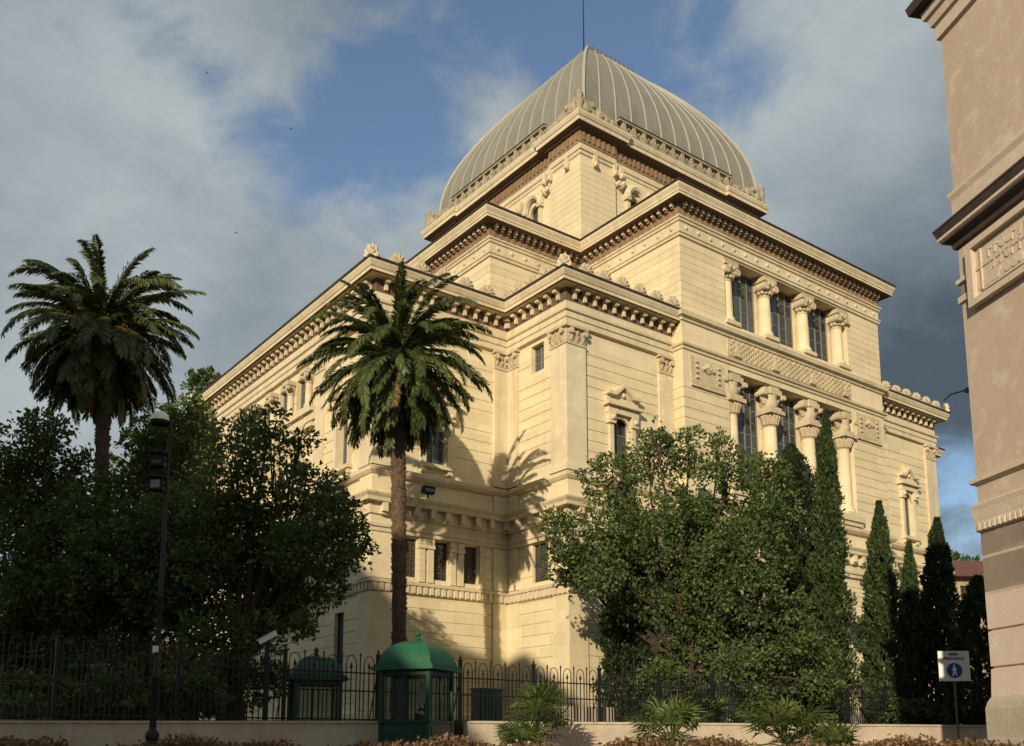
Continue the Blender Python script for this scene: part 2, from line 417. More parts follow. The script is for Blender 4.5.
def pier(c, t1, t2, F1_, F2_, w=1.15, concave=False, d=.14, conv_ends=None):
    m = MB(); z0, zc, zt = 14.9, 21.45, 22.48
    def pr(w_, d_, a, b):
        p = corner_poly(c,t1,t2,w_,w_,d_,concave); p = [tuple(q) for q in p]
        if area(p) < 0: p = p[::-1]
        m2.prism(p, a, b)
    m2 = m; pr(w,d,z0,zc); pr(w+.06,d+.1,z0,z0+.28); pr(w+.03,d+.06,z0+.28,z0+.42)
    o = m.build('corner_pilaster', M['trim'], syn)
    k = MB(); m2 = k; pr(w+.03,d+.05,zc,zc+.1); pr(w,d,zc+.1,zt-.16); pr(w+.1,d+.17,zt-.16,zt)
    leafy(k, F1_[0], F1_[1], F1_[2], zc+.08, zt-.14, d); leafy(k, F2_[0], F2_[1], F2_[2], zc+.08, zt-.14, d)
    k.build('capital', M['relief'], o)
    # plain corner strips on the storeys below
    for a, b, dd in ((3.1,8.72,.07),(9.4,11.62,.10),(13.5,14.44,.12)):
        m2 = s2 = MB(); pr(w, dd, a, b); s2.build('corner_strip', M['cream'], syn)
L15, L14, L13 = F1[15].L, F1[14].L, F1[13].L
pier((0,0),(1,0),(0,1),(F1[0],0,1.15),(F1[15],L15-1.15,L15))
pier((0,4.94),(-1,0),(0,-1),(F1[14],L14-1.0,L14-.15),(F1[15],.15,1.0),1.0,True)
pier((-8.12,4.94),(1,0),(0,1),(F1[14],0,1.15),(F1[13],L13-1.15,L13))
pier((-8.12,29.06),(1,0),(0,-1),(F1[13],0,1.15),(F1[12],.2,1.0))
pier((34.2,0),(-1,0),(0,1),(F1[4],F1[4].L-1.15,F1[4].L),(F1[5],0,1.15))
pilaster(F1[0], 6.45, 7.45); pilaster(F1[4], .05, 1.05)
pilaster(F1[13], 29.06-11.5, 29.06-10.4); pilaster(F1[13], 29.06-23.6, 29.06-22.5)

# windows ------------------------------------------------------------
def window(F, q0, q1, z0, z1, d=-.30, kind='cross', name='window', mat='glazing'):
    m = MB(); b = .07
    m.box(q0,q0+b,d-.04,d+.05,z0,z1,F); m.box(q1-b,q1,d-.04,d+.05,z0,z1,F)
    m.box(q0+b,q1-b,d-.04,d+.05,z0,z0+b,F); m.box(q0+b,q1-b,d-.04,d+.05,z1-b,z1,F)
    if kind == 'cross':
        c = (q0+q1)/2; m.box(c-.04,c+.04,d-.03,d+.04,z0+b,z1-b,F)
        for t in (.36,.70): zz = z0+(z1-z0)*t; m.box(q0+b,q1-b,d-.025,d+.03,zz-.025,zz+.025,F)
    if kind == 'grille':
        n = 3
        for i in range(1,n): q = q0+(q1-q0)*i/n; m.box(q-.03,q+.03,d-.03,d+.04,z0+b,z1-b,F)
        k = 0; zz = z0+.25
        while zz < z1-.1:
            m.box(q0+b,q1-b,d-.025,d+.03,zz-.025,zz+.025,F)
            for i in range(n):
                q = q0+(q1-q0)*(i+.5)/n
                m.box(q-.07,q+.07,d-.02,d+.06,zz+.08,zz+.2,F)
            zz += .34
    if kind == 'tall':
        nn = 4
        for i in range(1,nn):
            q = q0+(q1-q0)*i/nn; w = .05 if i == 2 else .028; m.box(q-w,q+w,d-.03,d+.04,z0+b,z1-b,F)
        nz = max(3,int((z1-z0)/.72))
        for i in range(1,nz): zz = z0+(z1-z0)*i/nz; m.box(q0+b,q1-b,d-.02,d+.025,zz-.022,zz+.022,F)
    o = m.build(name, M[mat], syn)
    g = MB(); p = [F(q0,d,z0),F(q1,d,z0),F(q1,d,z1),F(q0,d,z1)]; g.add(p, [(0,1,2,3)]); g.build('pane', M['glass'], o)
    return o
def surround(F, q0, q1, z0, z1, arch=True, ped=True):
    m = MB(); w = .26
    m.box(q0-w,q0,0,.16,z0,z1+.05,F); m.box(q1,q1+w,0,.16,z0,z1+.05,F)
    m.box(q0-w-.1,q1+w+.1,0,.30,z0-.2,z0-.003,F); m.box(q0-w,q0-.0,0,.2,z0-.45,z0-.203,F); m.box(q1,q1+w,0,.2,z0-.45,z0-.203,F)
    if ped:
        e = z1+.05
        for a in (q0-w-.12,q1-.06): m.box(a,a+w+.18,0,.28,e-.55,e+.0,F); m.ball(F(a+.2,.3,e-.28),.13)
        m.box(q0-w-.16,q1+w+.16,0,.26,e+.003,e+.36,F); m.box(q0-w-.34,q1+w+.34,0,.46,e+.363,e+.52,F)
        c = (q0+q1)/2; hw = (q1-q0)/2+w+.26; z = e+.52
        m.box(c-hw+.05,c+hw-.05,0,.16,z+.0,z+.42,F)
        out = [(-hw,.42),(-hw*.52,.42),(0,.95),(hw*.52,.42),(hw,.42),(hw,.60),(hw*.60,.60),(0,1.16),(-hw*.60,.60),(-hw,.60)]
        m.prism([(c+x,z+y) for x,y in out], .0, .40, lambda x,y,d: F(x,d,y))
        m.prism([(c-hw*.5,z+.424),(c+hw*.5,z+.424),(c,z+.93)], .0, .18, lambda x,y,d: F(x,d,y))
        m.ball(F(c,.2,z+.55),.14)
    o = m.build('window_surround', M['trim'], syn, False, True)
    if arch:
        k = MB(); r = (q1-q0)/2; c = (q0+q1)/2; zs = z1-r; n = 12
        arc = [(c+r*math.cos(PI*i/n), zs+r*math.sin(PI*i/n)*.98) for i in range(n+1)]
        for sgn in (0,1):
            pts = arc[:n//2+1]+[(q1,z1)] if sgn == 0 else arc[n//2:]+[(q0,z1)]
            k.prism(pts, -.22, -.03, lambda x,y,d: F(x,d,y))
        k.tube([F(x,0.0,y) for x,y in arc], .09, 6)
        k.build('arch', M['trim'], o, False, True)
for F, lst in ((F1[0],h_front),(F1[4],h_rpav),(F1[13],h_left),(F1[14],h_lfront),(F1[15],h_pside)):
    for h in lst:
        q0,q1,z0,z1 = h[:4]
        if 15 < z0 < 16: window(F,q0,q1,z0,z1,-.34,'cross'); surround(F,q0,q1,z0,z1)
        elif 9 < z0 < 10:
            window(F,q0,q1,z0,z1,-.22,'grille' if q1-q0 < 1 else 'cross',mat='grille')
            if q1-q0 < 1:
                for a in (q0-.42,q1+.08): m = MB(); m.box(a,a+.34,0,.10,9.42,11.1,F); m.box(a-.05,a+.39,0,.17,11.1,11.3,F); m.box(a-.03,a+.37,0,.13,11.33,11.6,F); m.build('small_pilaster', M['trim'], syn)
        elif z0 > 19: window(F,q0,q1,z0,z1,-.30,'cross')
        else:
            window(F,q0,q1,z0,z1,-.25,'cross','tall_door',mat='shutter')
# little columns of the left loggia
for c in [LOG[0]-1.2]+[q+1.2 for q in LOG]:
    F = F1[13]; m = MB(); m.lathe([(.26,0),(.26,.12),(.2,.2),(.19,1.35),(.24,1.4)], F(c,.16,19.8), 12); o = m.build('small_column', M['trim'], syn, True)
    k = MB(); k.lathe([(.2,0),(.34,.45),(.36,.5)], F(c,.16,21.2), 10); k.box(c-.4,c+.4,-.02,.56,21.7,21.95,F)
    for s in (-1,1): k.lathe([(.02,-.1),(.15,-.09),(.15,.09),(.02,.1)], (0,0,0), 10, lambda x,y,z,q=c+s*.32: F(q+x,.5+z,21.52+y))
    k.build('capital', M['relief'], o)
m = MB(); F = F1[13]; m.box(LOG[0]-2.2,LOG[-1]+2.2,0,.5,19.35,19.72,F); m.box(LOG[0]-2.2,LOG[-1]+2.2,0,.3,18.9,19.347,F); m.box(LOG[0]-2.2,LOG[-1]+2.2,0,.42,18.5,18.7,F); m.build('loggia_sill', M['trim'], syn)

# the two-storey columned opening of the centre block
FR = F1[2]; CS = [11.75-7.5, 15.25-7.5, 18.95-7.5, 22.55-7.5]
def scroll(k, F, q, d, z, r, L=.16):
    k.lathe([(.02,-L),(r*.9,-L),(r,-L*.6),(r*.8,0),(r,L*.6),(r*.9,L),(.02,L)], (0,0,0), 12, lambda x,y,w: F(q+x, d+w, z+y))
def big_column(F, q, z0, z1, r, kind):
    d = -.45; m = MB(); p = F(q,d,z0)
    hh = z1-z0
    m.lathe([(r*1.32,0),(r*1.32,.14),(r*1.2,.2),(r*1.22,.28),(r*1.06,.34),(r,.42),(r*.985,hh*.5),(r*.9,hh)], p, 20)
    o = m.build('column', M['cream'], syn, 35)
    b = MB(); b.box(q-r*1.45,q+r*1.45,d-r*1.3,d+r*1.45,z0-.22,z0-.0,F); b.build('base', M['trim'], o)
    k = MB()
    if kind == 'volute':
        k.lathe([(r*.9,0),(r*.98,.06),(r*.92,.12),(r*1.05,.4),(r*1.15,.55)], F(q,d,z1), 14)
        k.box(q-r*1.45,q+r*1.45,d-r*1.2,d+r*1.4,z1+.92,z1+1.18,F); k.box(q-r*1.2,q+r*1.2,d-r,d+r*1.2,z1+.5,z1+.92,F)
        for s in (-1,1):
            for dd in (d+r*1.0,): scroll(k,F,q+s*r*1.12,dd-.1,z1+.58,.25,.34)
            k.ball(F(q+s*r*.45,d+r*1.35,z1+.78),.16)
        for i in range(7):
            t = PI*i/6; k.ball(F(q+r*math.cos(t)*1.05, d+r*math.sin(t)*1.05, z1+.3), .14)
        leafy(k, F, q-r*1.1, q+r*1.1, z1+.45, z1+.9, d+r*1.12)
    else:
        k.lathe([(r*.9,0),(r*1.0,.08),(r*.92,.16),(r*1.2,.62),(r*1.34,.75)], F(q,d,z1), 16)
        for i in range(9):
            t = PI*i/8; k.tube([F(q+r*math.cos(t)*.95,d+r*math.sin(t)*.95,z1+.14),F(q+r*math.cos(t)*1.25,d+r*math.sin(t)*1.25,z1+.55),F(q+r*math.cos(t)*1.5,d+r*math.sin(t)*1.5,z1+.62)], [.1,.12,.06], 6)
        k.box(q-r*1.5,q+r*1.5,d-r*1.1,d+r*1.5,z1+.75,z1+.98,F)
        k.box(q-r*1.2,q+r*1.2,d-r,d+r*1.2,z1+.98,z1+1.2,F)
        k.lathe([(r*1.0,0),(r*1.25,.25),(r*1.1,.6),(r*1.2,.8)], F(q,d,z1+1.2), 14)
        # spreading impost brackets with curled ends
        for s in (-1,1):
            pts = [F(q+s*r*.9,d+.1,z1+1.5),F(q+s*r*1.3,d+.1,z1+1.75),F(q+s*r*1.75,d+.1,z1+2.05),F(q+s*r*2.0,d+.1,z1+2.08)]
            k.tube(pts, [.22,.20,.17,.13], 8); scroll(k,F,q+s*r*1.9,d+.2,z1+1.94,.17,.36)
            k.box(q+(0 if s>0 else -r*1.7),q+(r*1.7 if s>0 else 0),d-.4,d+.44,z1+2.0,z1+2.35,F)
        k.box(q-r*.85,q+r*.85,d-.3,d+r*1.18,z1+1.98,z1+2.42,F)
    k.build('capital', M['relief'], o, 35)
for q in CS:
    big_column(FR, q, 15.82, 19.95, .455, 'impost')
    big_column(FR, q, 25.57, 28.05, .405, 'volute')
for a, b in zip(CS[:-1], CS[1:]):
    window(FR, a+.62, b-.62, 15.62, 22.45, -.88, 'tall')
for a_,b_ in ((3.7,CS[0]+.6),(CS[1]-.6,CS[1]+.6),(CS[2]-.6,CS[2]+.6),(CS[3]-.6,15.6)):
    m = MB(); m.box(a_,b_,-.97,-.80,15.62,22.48,FR); m.build('window_pier', M['cream'], syn)
m = MB(); m.box(3.4,15.9,.02,.35,15.2,15.58,FR); m.box(3.5,15.8,.02,.24,14.93,15.197,FR); m.build('balcony_ledge', M['trim'], syn)
# frieze panel between the storeys: diaper pattern of little diamonds with palmettes
m = MB(); m.box(3.7,15.6,.0,.06,23.32,24.38,FR)
for i in range(54):
    for j in range(3):
        q = 3.9+i*.215; z = 23.5+j*.32+(.16 if i%2 else 0)
        if z > 24.3: continue
        m.prism([(q-.07,z),(q,z-.11),(q+.07,z),(q,z+.11)], .06, .15, lambda x,y,d: FR(x,d,y))
for q in (4.4,7.85,11.45,14.9): m.prism([(q-.3,23.4),(q+.3,23.4),(q,24.1)], .06,.2, lambda x,y,d: FR(x,d,y))
m.build('carved_frieze', M['relief'], syn)
# carved panels beside the columns
for q0,q1 in ((.55,3.3),(16.0,18.7)):
    m = MB(); m.box(q0,q1,0,.06,21.1,22.6,FR); c = (q0+q1)/2
    m.box(q0,q1,.0,.12,20.85,21.05,FR)
    for k in range(5): m.ball(FR(c-.35+k*.18,.1,22.15-.07*abs(k-2)),.13)
    m.lathe([(.05,0),(.34,.05),(.12,.12)], (0,0,0), 8, lambda x,y,z: FR(c+x,.06+z,22.1+y))
    for s in (-1,1):
        for k in range(4): m.box(c+s*.9-.1,c+s*.9+.1,.06,.14,21.35+.3*k,21.5+.3*k,FR)
    m.build('carved_panel', M['relief'], syn)

# ---- upper cross-shaped storey
T2 = [(7.5,-.91),(26.7,-.91),(26.7,7.3),(33.74,7.3),(33.74,26.7),(26.7,26.7),(26.7,35),(7.5,35),(7.5,26.7),(.46,26.7),(.46,7.3),(7.5,7.3)]
F2 = [Face(T2[i], T2[(i+1)%12]) for i in range(12)]
prof2 = [(24.6,0),(25.1,0)] + grooves(25.5,29.3,.43,0,.022,.02) + [(29.45,0),(31.6,0)]
mb = MB(); walls(mb, T2, prof2, {0:[(3.7,15.6,25.33,29.36,.95)]}); mb.build('upper_wall', M['cream'], syn)
for a, b in zip(CS[:-1], CS[1:]): window(FR, a+.55, b-.55, 25.34, 29.34, -.82, 'tall')
for a_,b_ in ((3.7,CS[0]+.53),(CS[1]-.53,CS[1]+.53),(CS[2]-.53,CS[2]+.53),(CS[3]-.53,15.6)):
    m = MB(); m.box(a_,b_,-.97,-.78,25.34,29.35,FR); m.build('window_pier', M['cream'], syn)
mb = MB()
mb.sweep(T2, [(0,29.42),(.1,29.46),(.1,29.6),(.16,29.64),(.16,29.74),(.05,29.78),(.05,30.3),(.13,30.34),(.15,30.46),(.22,30.5),(.24,30.6),(.0,30.64)])
for F in F2:
    n = max(3,int(F.L/1.0)); st = F.L/n
    for i in range(n): mb.lathe([(.12,0),(.12,.05),(.04,.09)], (0,0,0), 8, lambda x,y,z,q=st*(i+.5),F=F: F(q+x,.05+z,30.04+y))
mb.build('upper_architrave', M['trim'], syn)
mb = MB(); mb.sweep(T2, [(.0,30.62),(.09,30.64),(.09,31.42),(.0,31.45)])
for F in F2:
    n = max(3,int(F.L/.46)); st = F.L/n
    for i in range(n):
        q = st*(i+.5); mb.box(q-.06,q+.06,.07,.14,30.72,31.1,F); mb.box(q-.07,q+.07,.07,.28,31.05,31.38,F)
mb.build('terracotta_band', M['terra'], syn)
mb = MB()
mb.sweep(T2, [(0,31.415),(.76,31.42),(.76,31.56),(.80,31.58),(.80,31.68),(.90,31.88),(.92,32.0),(.2,32.04)])
for F in F2:
    n = max(3,int(F.L/.46)); st = F.L/n
    for i in range(n): q = st*(i+.5); mb.box(q-.085,q+.085,.14,.40,31.18,31.40,F)
mb.build('upper_cornice', M['trim'], syn)
mb = MB(); mb.sweep(T2, [(.09,31.405),(.74,31.413)]); mb.build('soffit_shade_strip', M['soffit_shade'], syn)  # shade under the upper cornice, painted as a brown strip
mb = MB(); mb.sweep(T2, [(.1,32.042),(.96,32.042),(.98,32.13),(.1,32.16)]); mb.build('roof_edge', M['roofedge'], syn)
mb = MB(); n = len(T2); mb.add([(x,y,32.1) for x,y in T2], [tuple(range(n))]); n = len(T1); mb.add([(x,y,24.9) for x,y in T1], [tuple(range(n))]); mb.build('flat_roof', M['roof'], syn)

# ---- drum
DC = (17.1,17.0); hw = 8.6
def sq(w): return [(DC[0]-w,DC[1]-w),(DC[0]+w,DC[1]-w),(DC[0]+w,DC[1]+w),(DC[0]-w,DC[1]+w)]
TD = sq(hw); FD = [Face(TD[i], TD[(i+1)%4]) for i in range(4)]
hd = [(hw+x-.6,hw+x+.6,35.6,38.3) for x in (-3.75,0,3.75)]
profD = [(32.0,0),(32.6,0)] + grooves(33.0,39.3,.42,0,.02,.018) + [(39.5,0),(41.3,0)]
mb = MB(); walls(mb, TD, profD, {0:hd,1:hd,2:hd,3:hd}); mb.build('drum_wall', M['cream'], syn)
# corner piers of the drum give the entablature its breaks
def broken(w, p, br):   # square with corner blocks breaking forward by br
    out = []
    for i in range(4):
        F = FD[i]
        a0 = F(-br,br,0); a1 = F(p,br,0); a2 = F(p,0,0); b2 = F(F.L-p,0,0); b1 = F(F.L-p,br,0)
        out += [a0[:2],a1[:2],a2[:2],b2[:2],b1[:2]]
    return out
TB = broken(hw, 2.9, .22)
for i in range(4):
    c = TD[i]; sx = 1 if c[0] < DC[0] else -1; sy = 1 if c[1] < DC[1] else -1
    p = [tuple(q) for q in corner_poly(c,(sx,0),(0,sy),2.9,2.9,.2)]
    if area(p) < 0: p = p[::-1]
    m = MB(); F_ = [Face(p[k],p[(k+1)%6]) for k in range(6)]
    walls(m, p, [(32.0,0),(32.6,0)] + grooves(33.0,39.3,.42,0,.02,.018) + [(39.5,0),(40.2,0)]); m.build('drum_corner_pier', M['cream'], syn)
mb = MB()
mb.sweep(TB, [(0,39.55),(.06,39.6),(.06,39.8),(.14,39.84),(.16,40.0),(.06,40.04),(.06,40.28),(.16,40.34),(.0,40.4)])
# looped garland corbels under the architrave
for F in FD:
    for q in (1.0,2.75,3.35,F.L-1.0,F.L-2.75,F.L-3.35):
        mb.box(q-.13,q+.13,.1,.42,39.3,39.78,F); mb.lathe([(.05,-.16),(.2,-.1),(.2,.1),(.05,.16)],(0,0,0),8,lambda x,y,z,q=q,F=F: F(q+z,.36+x,39.15+y))
mb.build('drum_architrave', M['trim'], syn)
mb = MB(); mb.sweep(TB, [(.07,41.2),(.26,41.22),(.28,41.34),(.64,41.40)]); mb.build('drum_soffit_shade', M['soffit_shade'], syn)  # underside strip coloured as the shade below the drum cornice
mb = MB(); mb.sweep(TB, [(0,40.38),(.07,40.4),(.07,41.2),(0,41.25)])
for k in range(len(TB)):
    F = Face(TB[k],TB[(k+1)%len(TB)])
    if F.L < 1: continue
    n = int(F.L/.42); st = F.L/n
    for i in range(n): q = st*(i+.5); mb.box(q-.09,q+.09,.06,.15,40.55,41.1,F)
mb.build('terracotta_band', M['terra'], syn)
mb = MB(); mb.sweep(TB, [(.1,41.36),(.66,41.42),(.68,41.66),(.74,41.7),(.82,41.9),(.84,42.02),(.1,42.06)]); mb.build('drum_cornice', M['trim'], syn)
# drum windows with scrolled hoods
for F in FD[:1]+FD[3:]:
    for h in hd:
        q0,q1,z0,z1 = h; window(F,q0,q1,z0,z1,-.34,'cross')
        m = MB(); c = (q0+q1)/2; w = .28
        m.box(q0-w,q0,0,.2,z0,z1-.5,F); m.box(q1,q1+w,0,.2,z0,z1-.5,F); m.box(q0-w-.1,q1+w+.1,0,.32,z0-.25,z0-.003,F)
        for s in (-1,1): m.box(c+s*.85-.2,c+s*.85+.2,0,.36,z1-.5,z1-.1,F)
        arc = [(c+.85*math.cos(PI*i/10), z1-.35+.95*math.sin(PI*i/10)) for i in range(11)]
        m.tube([F(x,.15,y) for x,y in arc], .26, 8)
        for s in (-1,1):
            m.tube([F(c+s*(1.1+.12*k),.2,z1+.55-.1*k+.12*math.sin(k*1.5)) for k in range(5)], [.2,.2,.18,.15,.1], 7)
            scroll(m,F,c+s*1.65,.2,z1+.35,.22,.16)
        o = m.build('window_surround', M['trim'], syn, 35, True)
        k = MB(); r = .6; zs = z1-r; n = 12
        a2 = [(c+r*math.cos(PI*i/n), zs+r*math.sin(PI*i/n)) for i in range(n+1)]
        k.prism(a2[:7]+[(q1,z1)],-.22,-.03,lambda x,y,d: F(x,d,y)); k.prism(a2[6:]+[(q0,z1)],-.22,-.03,lambda x,y,d: F(x,d,y)); k.build('arch', M['trim'], o, False, True)
# little pedestal blocks at the foot of the drum corners
for i in range(4):
    c = TD[i]; m = MB(); m.box(c[0]-.55,c[0]+.55,c[1]-.55,c[1]+.55,32.1,33.0); m.lathe([(.6,0),(.35,.5),(.3,.6),(.1,.9)],(c[0],c[1],33.0),8); m.build('foot_pedestal', M['relief'], syn, False, True)
# parapet of the drum
for i in range(4):
    F = FD[i]; m = MB()
    m.box(2.9,F.L-2.9,.42,.74,42.04,42.24,F); m.box(2.9,F.L-2.9,.44,.72,43.0,43.14,F)
    n = int((F.L-5.8)/.92); st = (F.L-5.8)/n
    for k in range(n):
        q = 2.9+st*(k+.5); m.box(q-.13,q+.13,.48,.68,42.24,43.0,F)
        m.lathe([(.1,-.07),(.24,-.07),(.24,.07),(.1,.07)],(0,0,0),10,lambda x,y,z,q=q,F=F: F(q+x,.58+z,42.66+y))
        m.tube([F(q+.13,.58,42.3),F(q+st/2,.58,42.75),F(q+st-.13,.58,42.3)],.08,5)
    m.build('parapet', M['relief2'], syn, False, True)
    k = MB(); k.box(2.9,F.L-2.9,.42,.76,43.142,43.22,F); k.build('parapet_coping', M['roofedge'], syn)
    for e in (0,1):                          # carved scrolls climbing to each corner
        m = MB(); prof = [(0,42.05),(3.3,42.05),(3.35,42.5),(3.2,42.72),(2.9,42.6),(2.7,42.7),(2.3,42.78),(2.05,42.95),(1.8,42.9),(1.5,43.0),(1.3,43.2),(1.05,43.3),(.8,43.1),(.5,43.15),(.3,43.4),(0,43.6)]
        G = (lambda x,y,d,F=F: F(x-.4,d,y)) if e == 0 else (lambda x,y,d,F=F: F(F.L+.4-x,d,y))
        m.prism([(x-.25,y) for x,y in prof], .40, .72, G)
        for q,z,r in ((2.9,42.42,.24),(2.35,42.42,.2),(1.8,42.55,.32),(1.15,42.95,.2),(.62,42.55,.34)):
            m.lathe([(.05,-.14),(r*.7,-.12),(r,0),(r*.7,.12),(.05,.14)],(0,0,0),10,lambda x,y,z_,q=q,z=z,G=G: G(q-.25+x,z+y,.72+z_))
        m.build('corner_scroll', M['relief2'], syn, False, True)
    c = TD[i]; sx = -1 if c[0] < DC[0] else 1; sy = -1 if c[1] < DC[1] else 1
    m = MB(); m.lathe([(.30,0),(.32,.25),(.2,.4),(.30,.9),(.22,1.2),(.30,1.4),(.14,1.6),(.03,1.85)],(c[0]+.58*sx,c[1]+.58*sy,42.05),10); m.build('corner_finial', M['relief2'], syn, 40)

# ---- dome
mdome, nt, b = newmat('dome_metal'); co = mapping(nt)
cc = mixc(nt, noise(nt, mapping(nt,(1,1,.25)), 1.6, 6, .65), (.20,.19,.148), (.29,.275,.22))
cc = mixc(nt, ramp(nt, noise(nt, co, 5, 6, .7), [(.5,(0,0,0)),(.75,(.5,)*3)]), cc, (.14,.122,.09))
wv = N(nt,'ShaderNodeTexWave',bands_direction='Z',wave_profile='SAW'); wv.inputs['Scale'].default_value = .55; wv.inputs['Distortion'].default_value = .15; nt.links.new(co, wv.inputs[0])
cc = mixc(nt, ramp(nt, noise(nt, mapping(nt,(2.4,2.4,.12)), 1.4, 6, .7, .6), [(.45,(0,0,0)),(.7,(.55,)*3)]), cc, (.145,.125,.085))
cc = mixc(nt, ramp(nt, noise(nt, mapping(nt,(1,1,.5)), .45, 4, .6), [(.45,(0,0,0)),(.65,(.5,)*3)]), cc, (.30,.275,.21))
cc = mixc(nt, ramp(nt, wv.outputs['Fac'], [(.9,(0,0,0)),(.97,(.45,)*3)]), cc, (.15,.13,.10))
nt.links.new(cc, b.inputs['Base Color']); b.inputs['Roughness'].default_value = .55; b.inputs['Metallic'].default_value = .1
PRO = [(42.0,8.75),(43.0,8.75),(44.3,8.62),(45.8,8.28),(47.0,7.86),(47.9,7.42),(49.0,6.78),(50.1,6.0),(51.2,5.14),(52.2,4.3),(53.1,3.42),(53.95,2.4)]
def smooth_prof(P, n=26):
    out = []
    zs = np.linspace(P[0][0], P[-1][0], n); zz = [p[0] for p in P]; ww = [p[1] for p in P]
    co_ = np.polyfit(zz, ww, 5)
    return [(z, float(np.polyval(co_, z))) for z in zs]
SP = smooth_prof(PRO)
mb = MB()
DM = (17.28,16.82)
def sqd(w): return [(DM[0]-w,DM[1]-w),(DM[0]+w,DM[1]-w),(DM[0]+w,DM[1]+w),(DM[0]-w,DM[1]+w)]
vs = []; fs = []
for z, w in SP: vs += [(x,y,z) for x,y in sqd(w)]
for i in range(len(SP)-1):
    for k in range(4): fs.append((i*4+k,i*4+(k+1)%4,(i+1)*4+(k+1)%4,(i+1)*4+k))
m = len(SP)*4; fs.append((m-4,m-3,m-2,m-1)); mb.add(vs,fs)
dome = mb.build('dome', mdome, syn)
me = dome.data; me.polygons.foreach_set('use_smooth',[True]*len(me.polygons)); me.set_sharp_from_angle(angle=math.radians(35))
M['crest'] = plain('weathered_cresting', (.16,.13,.09), .8)
M['rib'] = plain('dome_rib', (.38,.355,.28), .6, .1, .12)
for k in range(4):
    for r in range(1,12):
        t = r/12.
        pts = []
        for z, w in SP:
            p = [Vector((*q,z)) for q in sqd(w+.04)]; pts.append(p[k].lerp(p[(k+1)%4], t))
        m = MB(); m.tube(pts, .055, 5); m.build('rib', M['rib'], dome)
    pts = [(*sqd(w+.03)[k],z) for z,w in SP]; m = MB(); m.tube(pts, .12, 6); m.build('hip_rib', M['rib'], dome)
    a, bq = sqd(2.35)[k], sqd(2.35)[(k+1)%4]; F = Face(a,bq); m = MB(); m.box(0,F.L,-.1,.1,53.85,54.05,F)
    if k == 3: continue
    for i in range(10):
        q = F.L*(i+.5)/10; m.box(q-.07,q+.07,-.05,.05,54.05,54.42,F); m.prism([(q-.17,54.3),(q,54.22),(q+.17,54.3),(q+.08,54.5),(q,54.68),(q-.08,54.5)],-.06,.06,lambda x,y,d,F=F: F(x,d,y)); m.box(q-.23,q+.23,-.04,.04,54.1,54.18,F)
    m.build('cresting', M['crest'], dome)
m = MB(); m.tube([(15.6,15.9,53.8),(15.6,15.9,62.)],[.06,.03],6); m.build('lightning_rod', M['iron'], dome)

# ------------------------------------------------------------------ palazzo at the right edge
KP = at(993.5,700,17.0); RZ2 = math.atan2(-.98162,.19085)
pal = thing('corner_palazzo', 'tall worn pinkish brown house at right edge with wall plaque', 'building', (KP.x,KP.y,0), RZ2)
def zK(py):
    lo, hi = 0., 40.
    for _ in range(50):
        mid = (lo+hi)/2; d = Vector((KP.x,KP.y,mid-EYE)); yf = d.y*_c+d.z*_s; zu = -d.y*_s+d.z*_c
        if CY-F_PX*zu/yf > py: lo = mid
        else: hi = mid
    return lo
PL = [(0,0),(26,0),(26,12),(0,12)]; FP = [Face(PL[i],PL[(i+1)%4]) for i in range(4)]
zs_ = {k: zK(k) for k in (740,702,695,532,510,484,243,226,197,33,12)}
mb = MB(); zt = zK(533)
pr = [(.4,.02),(zs_[695],.02)]
z = zK(668)
while z < zt-.3: pr += [(z-.025,.0),(z,-.05),(z+.025,0)]; z += .66
pr += [(zt,0),(zt+.05,0)]
walls(mb, PL, pr); mb.build('rusticated_base', M['brust'], pal)
mb = MB(); walls(mb, PL, [(zt+.05,0),(20.,0)], {0:[(q,q+1.3,za,zb) for q in (6,12,18) for za,zb in ((4.2,5.6),(8.2,10.6),(13.2,15.))]}); mb.build('wall', M['bstucco'], pal)
for q in (6,12,18):
    for za,zb in ((4.2,5.6),(8.2,10.6),(13.2,15.)):
        m = MB(); m.box(q,q+1.3,-.3,-.22,za,zb,FP[0]); o = m.build('window', M['shutter'], pal)
        m = MB(); m.box(q-.2,q,0,.08,za,zb,FP[0]); m.box(q+1.3,q+1.5,0,.08,za,zb,FP[0]); m.box(q-.3,q+1.6,0,.16,zb,zb+.2,FP[0]); m.box(q-.3,q+1.6,0,.16,za-.2,za,FP[0]); m.build('frame', M['btrim'], o)
mb = MB(); mb.sweep(PL, [(0,.3),(.16,.3),(.16,zs_[740]),(.10,zs_[740]+.03),(.10,zs_[702]-.12),(.07,zs_[702]),(0,zs_[695])]); mb.build('plinth', M['travertine'], pal)
h5 = zs_[510]-zs_[532]
mb = MB(); mb.sweep(PL, [(0,zt),(.05,zt+.02),(.06,zt+.16),(.055,zt+.18),(.065,zt+.24),(.08,zs_[510]-.03),(.10,zs_[510]+.06),(0,zs_[510]+.12)])
for F in FP[:1]+FP[3:]:
    n = int(F.L/.13)
    for i in range(n): q = F.L*(i+.5)/n; mb.box(q-.035,q+.035,.05,.085,zt+.03,zt+.15,F)
mb.build('string_course', M['btrim'], pal)
mb = MB(); mb.sweep(PL, [(0,zs_[484]-.05),(.09,zs_[484]),(.09,zs_[484]+.08),(0,zs_[484]+.12)]); mb.build('thin_band', M['btrim'], pal)
zc = zs_[243]
mb = MB(); mb.sweep(PL, [(0,zc-1.25),(.05,zc-1.22),(.05,zc-1.1),(0,zc-1.08),(0,zc-.86),(.06,zc-.84),(.06,zc-.76),(0,zc-.72)]); mb.build('moulding', M['btrim'], pal)
